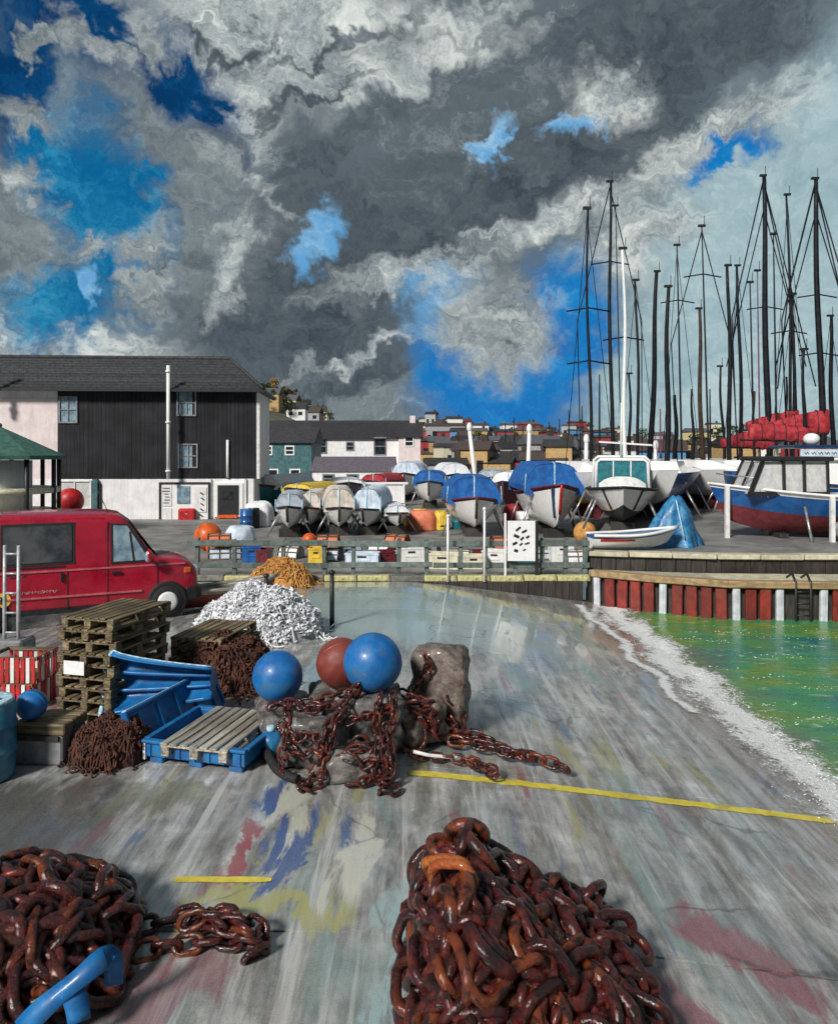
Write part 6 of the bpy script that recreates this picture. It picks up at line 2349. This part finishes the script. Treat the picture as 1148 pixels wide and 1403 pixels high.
# ------------------------------------------------------------------ heaps of mooring chain in the foreground
HL = [link_mesh(.33, .225, .036, 20, 10, seed=s) for s in (0, 1)]
HR = []
for s, rr_ in ((0, .155), (1, .125), (2, .10)):
    g = MB().tube([Vector((rr_ * cos(a), 0, rr_ * sin(a))) for a in [2 * pi * q / 24 for q in range(24)]], .045, 10, closed=True)
    for i, p in enumerate(g.v):
        g.v[i] = p * (1 + .03 * mnoise.noise(p * 30))
    HR.append(g.mesh('ring', M['rust']))
low = link_mesh(.30, .19, .036, 10, 5, M['rust_dark'])
HY_ = HL[0].copy(); HY_.materials[0] = M['rust_orange']


def chain_heap(label, loc, hfun, box, n, seed, ring_n, yellow=0, scale=1.0):
    """strands of chain laid over a mound; hfun gives the mound height"""
    rr = random.Random(seed)
    o = thing('chain_heap', label, 'chain', loc, 0, 'heaps of rusty mooring chain')
    x0, x1, y0, y1 = box

    def nrm(x, y):
        e = .03
        return Vector((-(hfun(x + e, y) - hfun(x - e, y)) / (2 * e), -(hfun(x, y + e) - hfun(x, y - e)) / (2 * e), 1)).normalized()
    # dark packed core
    g = MB()
    g.grid(lambda u, v: (x0 + (x1 - x0) * u, y0 + (y1 - y0) * v, max(-.05, hfun(x0 + (x1 - x0) * u, y0 + (y1 - y0) * v) - .10)), 40, 40)
    g.build('packed_core', M['rust_dark'], o)
    # buried links just under the surface
    src = [v.co.copy() for v in low.vertices]
    sf = [tuple(p.vertices) for p in low.polygons]
    g = MB()
    cnt = 0
    while cnt < n * 1.2:
        x, y = rr.uniform(x0, x1), rr.uniform(y0, y1)
        h = hfun(x, y)
        if h < .05:
            continue
        Mx = Matrix.Translation((x, y, h - rr.uniform(.03, .12))) @ Euler((rr.random() * 6, rr.random() * 6, rr.random() * 6)).to_matrix().to_4x4()
        b = len(g.v)
        g.v += [Mx @ (q * scale) for q in src]
        for f in sf:
            g.face([b + i for i in f], 0, True)
        cnt += 1
    tag(g.build('buried_links', M['rust_dark'], o, fix=False), kind='stuff')
    cnt, tries = 0, 0
    while cnt < n and tries < 9000:
        tries += 1
        x, y = rr.uniform(x0, x1), rr.uniform(y0, y1)
        if hfun(x, y) < .04:
            continue
        hd = rr.random() * 6.28
        lift = rr.uniform(-.05, .075)
        for k in range(rr.randint(4, 9)):
            h = hfun(x, y)
            if h < .02 or cnt >= n:
                break
            nv = nrm(x, y)
            t = Vector((cos(hd), sin(hd), 0))
            t = (t - nv * t.dot(nv)).normalized()
            bn = nv.cross(t)
            Rm = Matrix((t, bn, nv)).transposed().to_4x4()
            roll = (0.0 if k % 2 else pi / 2) + rr.uniform(-.5, .5)
            c = inst('link', HY_ if (yellow and cnt in (31, 77, 140)[:yellow]) else HL[cnt % 2], o)
            c.matrix_basis = Matrix.Translation(Vector((x, y, h)) + nv * (lift + rr.uniform(-.015, .02))) @ Rm @ Matrix.Rotation(roll, 4, 'X') @ Matrix.Rotation(rr.uniform(-.2, .2), 4, 'Y') @ Matrix.Scale(scale * rr.uniform(.9, 1.08), 4)
            cnt += 1
            st_ = .25 * scale
            x += t.x * st_
            y += t.y * st_
            hd += rr.uniform(-.6, .6)
    cnt, tries = 0, 0
    while cnt < ring_n and tries < 4000:
        tries += 1
        x, y = rr.uniform(x0, x1), rr.uniform(y0, y1)
        h = hfun(x, y)
        if h < .1:
            continue
        nv = nrm(x, y)
        c = inst('ring', HR[cnt % 3], o)
        c.matrix_basis = Matrix.Translation(Vector((x, y, h)) + nv * .035) @ nv.to_track_quat('Y', 'Z').to_matrix().to_4x4() @ Euler((rr.uniform(-.7, .7), 0, rr.uniform(-.7, .7))).to_matrix().to_4x4()
        cnt += 1
    return o


def interp(k, x):
    if x <= k[0][0] or x >= k[-1][0]:
        return 0.0
    for (a, ya), (b2, yb_) in zip(k, k[1:]):
        if a <= x <= b2:
            return ya + (yb_ - ya) * (x - a) / (b2 - a)
    return 0.0


KR = [(.0, 0), (.06, .44), (.16, .64), (.32, .70), (.48, .52), (.70, .42), (.86, .30), (1.10, .17), (1.34, .05), (1.44, 0)]


def h_right(x, y):
    q = max(0, 1 - (abs(y) / .92) ** 2.4)
    return interp(KR, x) * q ** .7 * (1 + .30 * mnoise.noise((x * 4.2, y * 4.2, 1)))


chain_heap('tall heap of rusty mooring chain at bottom centre on the wet quay', (0, 4.72, 0), h_right, (-.0, 1.46, -.9, .9), 255, 3, 46, 3, .92)


def h_left(x, y):
    q = (abs(x) / .98) ** 2.3 + (abs(y) / .86) ** 2.3
    return .40 * max(0, 1 - q) ** .7 * (1 + .22 * mnoise.noise((x * 3.2, y * 3.2, 4)))


chain_heap('heap of rusty mooring chain in the bottom left corner under blue strap', (-2.93, 4.88, 0), h_left, (-.98, .98, -.85, .85), 210, 8, 32, 0, .92)

# small tail of chain snaking out of the left heap
rr = random.Random(5)
chain('low coil of dark chain lying right of the bottom left heap', [P(182, 1272, .05), P(230, 1262, .06), P(275, 1252, .08), P(320, 1256, .10), P(352, 1272, .08), P(368, 1290, .05), P(350, 1305, .05), P(336, 1312, .05)], LKb, .138, 31, None, .006, extra=[
    [P(184, 1305, .05), P(220, 1298, .05), P(262, 1294, .05), P(300, 1288, .07), P(340, 1290, .08), P(364, 1296, .05)],
    [P(262, 1262, .05), P(290, 1272, .06), P(318, 1278, .08), P(344, 1284, .12)], [P(250, 1266, .10), P(284, 1256, .14), P(322, 1264, .14), P(348, 1282, .12)],
    [P(282, 1258, .06), P(305, 1268, .14), P(330, 1270, .14), P(350, 1280, .14)]])

# blue webbing strap over the left heap
def strap(name, label, paths, w, th, m_):
    o = thing(name, label, 'strap', Vector((paths[0][0].x, paths[0][0].y, 0)), 0)
    for pts in paths:
        pp = smooth_path([p - Vector((paths[0][0].x, paths[0][0].y, 0)) for p in pts], .03)
        T, fr = frames(pp)
        g = MB()
        rings = []
        for i, (p, t) in enumerate(zip(pp, T)):
            sd = t.cross(Vector((.25, -.75, .62)).normalized()).normalized()
            up = sd.cross(t).normalized()
            ww = w * (1 + .10 * sin(i * .5))
            rings.append([p + sd * ww / 2 + up * th, p - sd * ww / 2 + up * th * .6, p - sd * ww / 2 - up * th, p + sd * ww / 2 - up * th])
        g.loft(rings)
        g.build('webbing', m_, o)
    return o


strap('blue_strap', 'bright blue webbing strap bent over the bottom left chain heap', [
    [Q(28, 1412, 4.16), Q(70, 1372, 4.20), Q(112, 1338, 4.26), Q(138, 1316, 4.34), Q(152, 1312, 4.40), Q(156, 1332, 4.42), Q(156, 1356, 4.42)],
    [Q(96, 1352, 4.24), Q(106, 1376, 4.22), Q(110, 1408, 4.20)]], .115, .008, M['blue'])
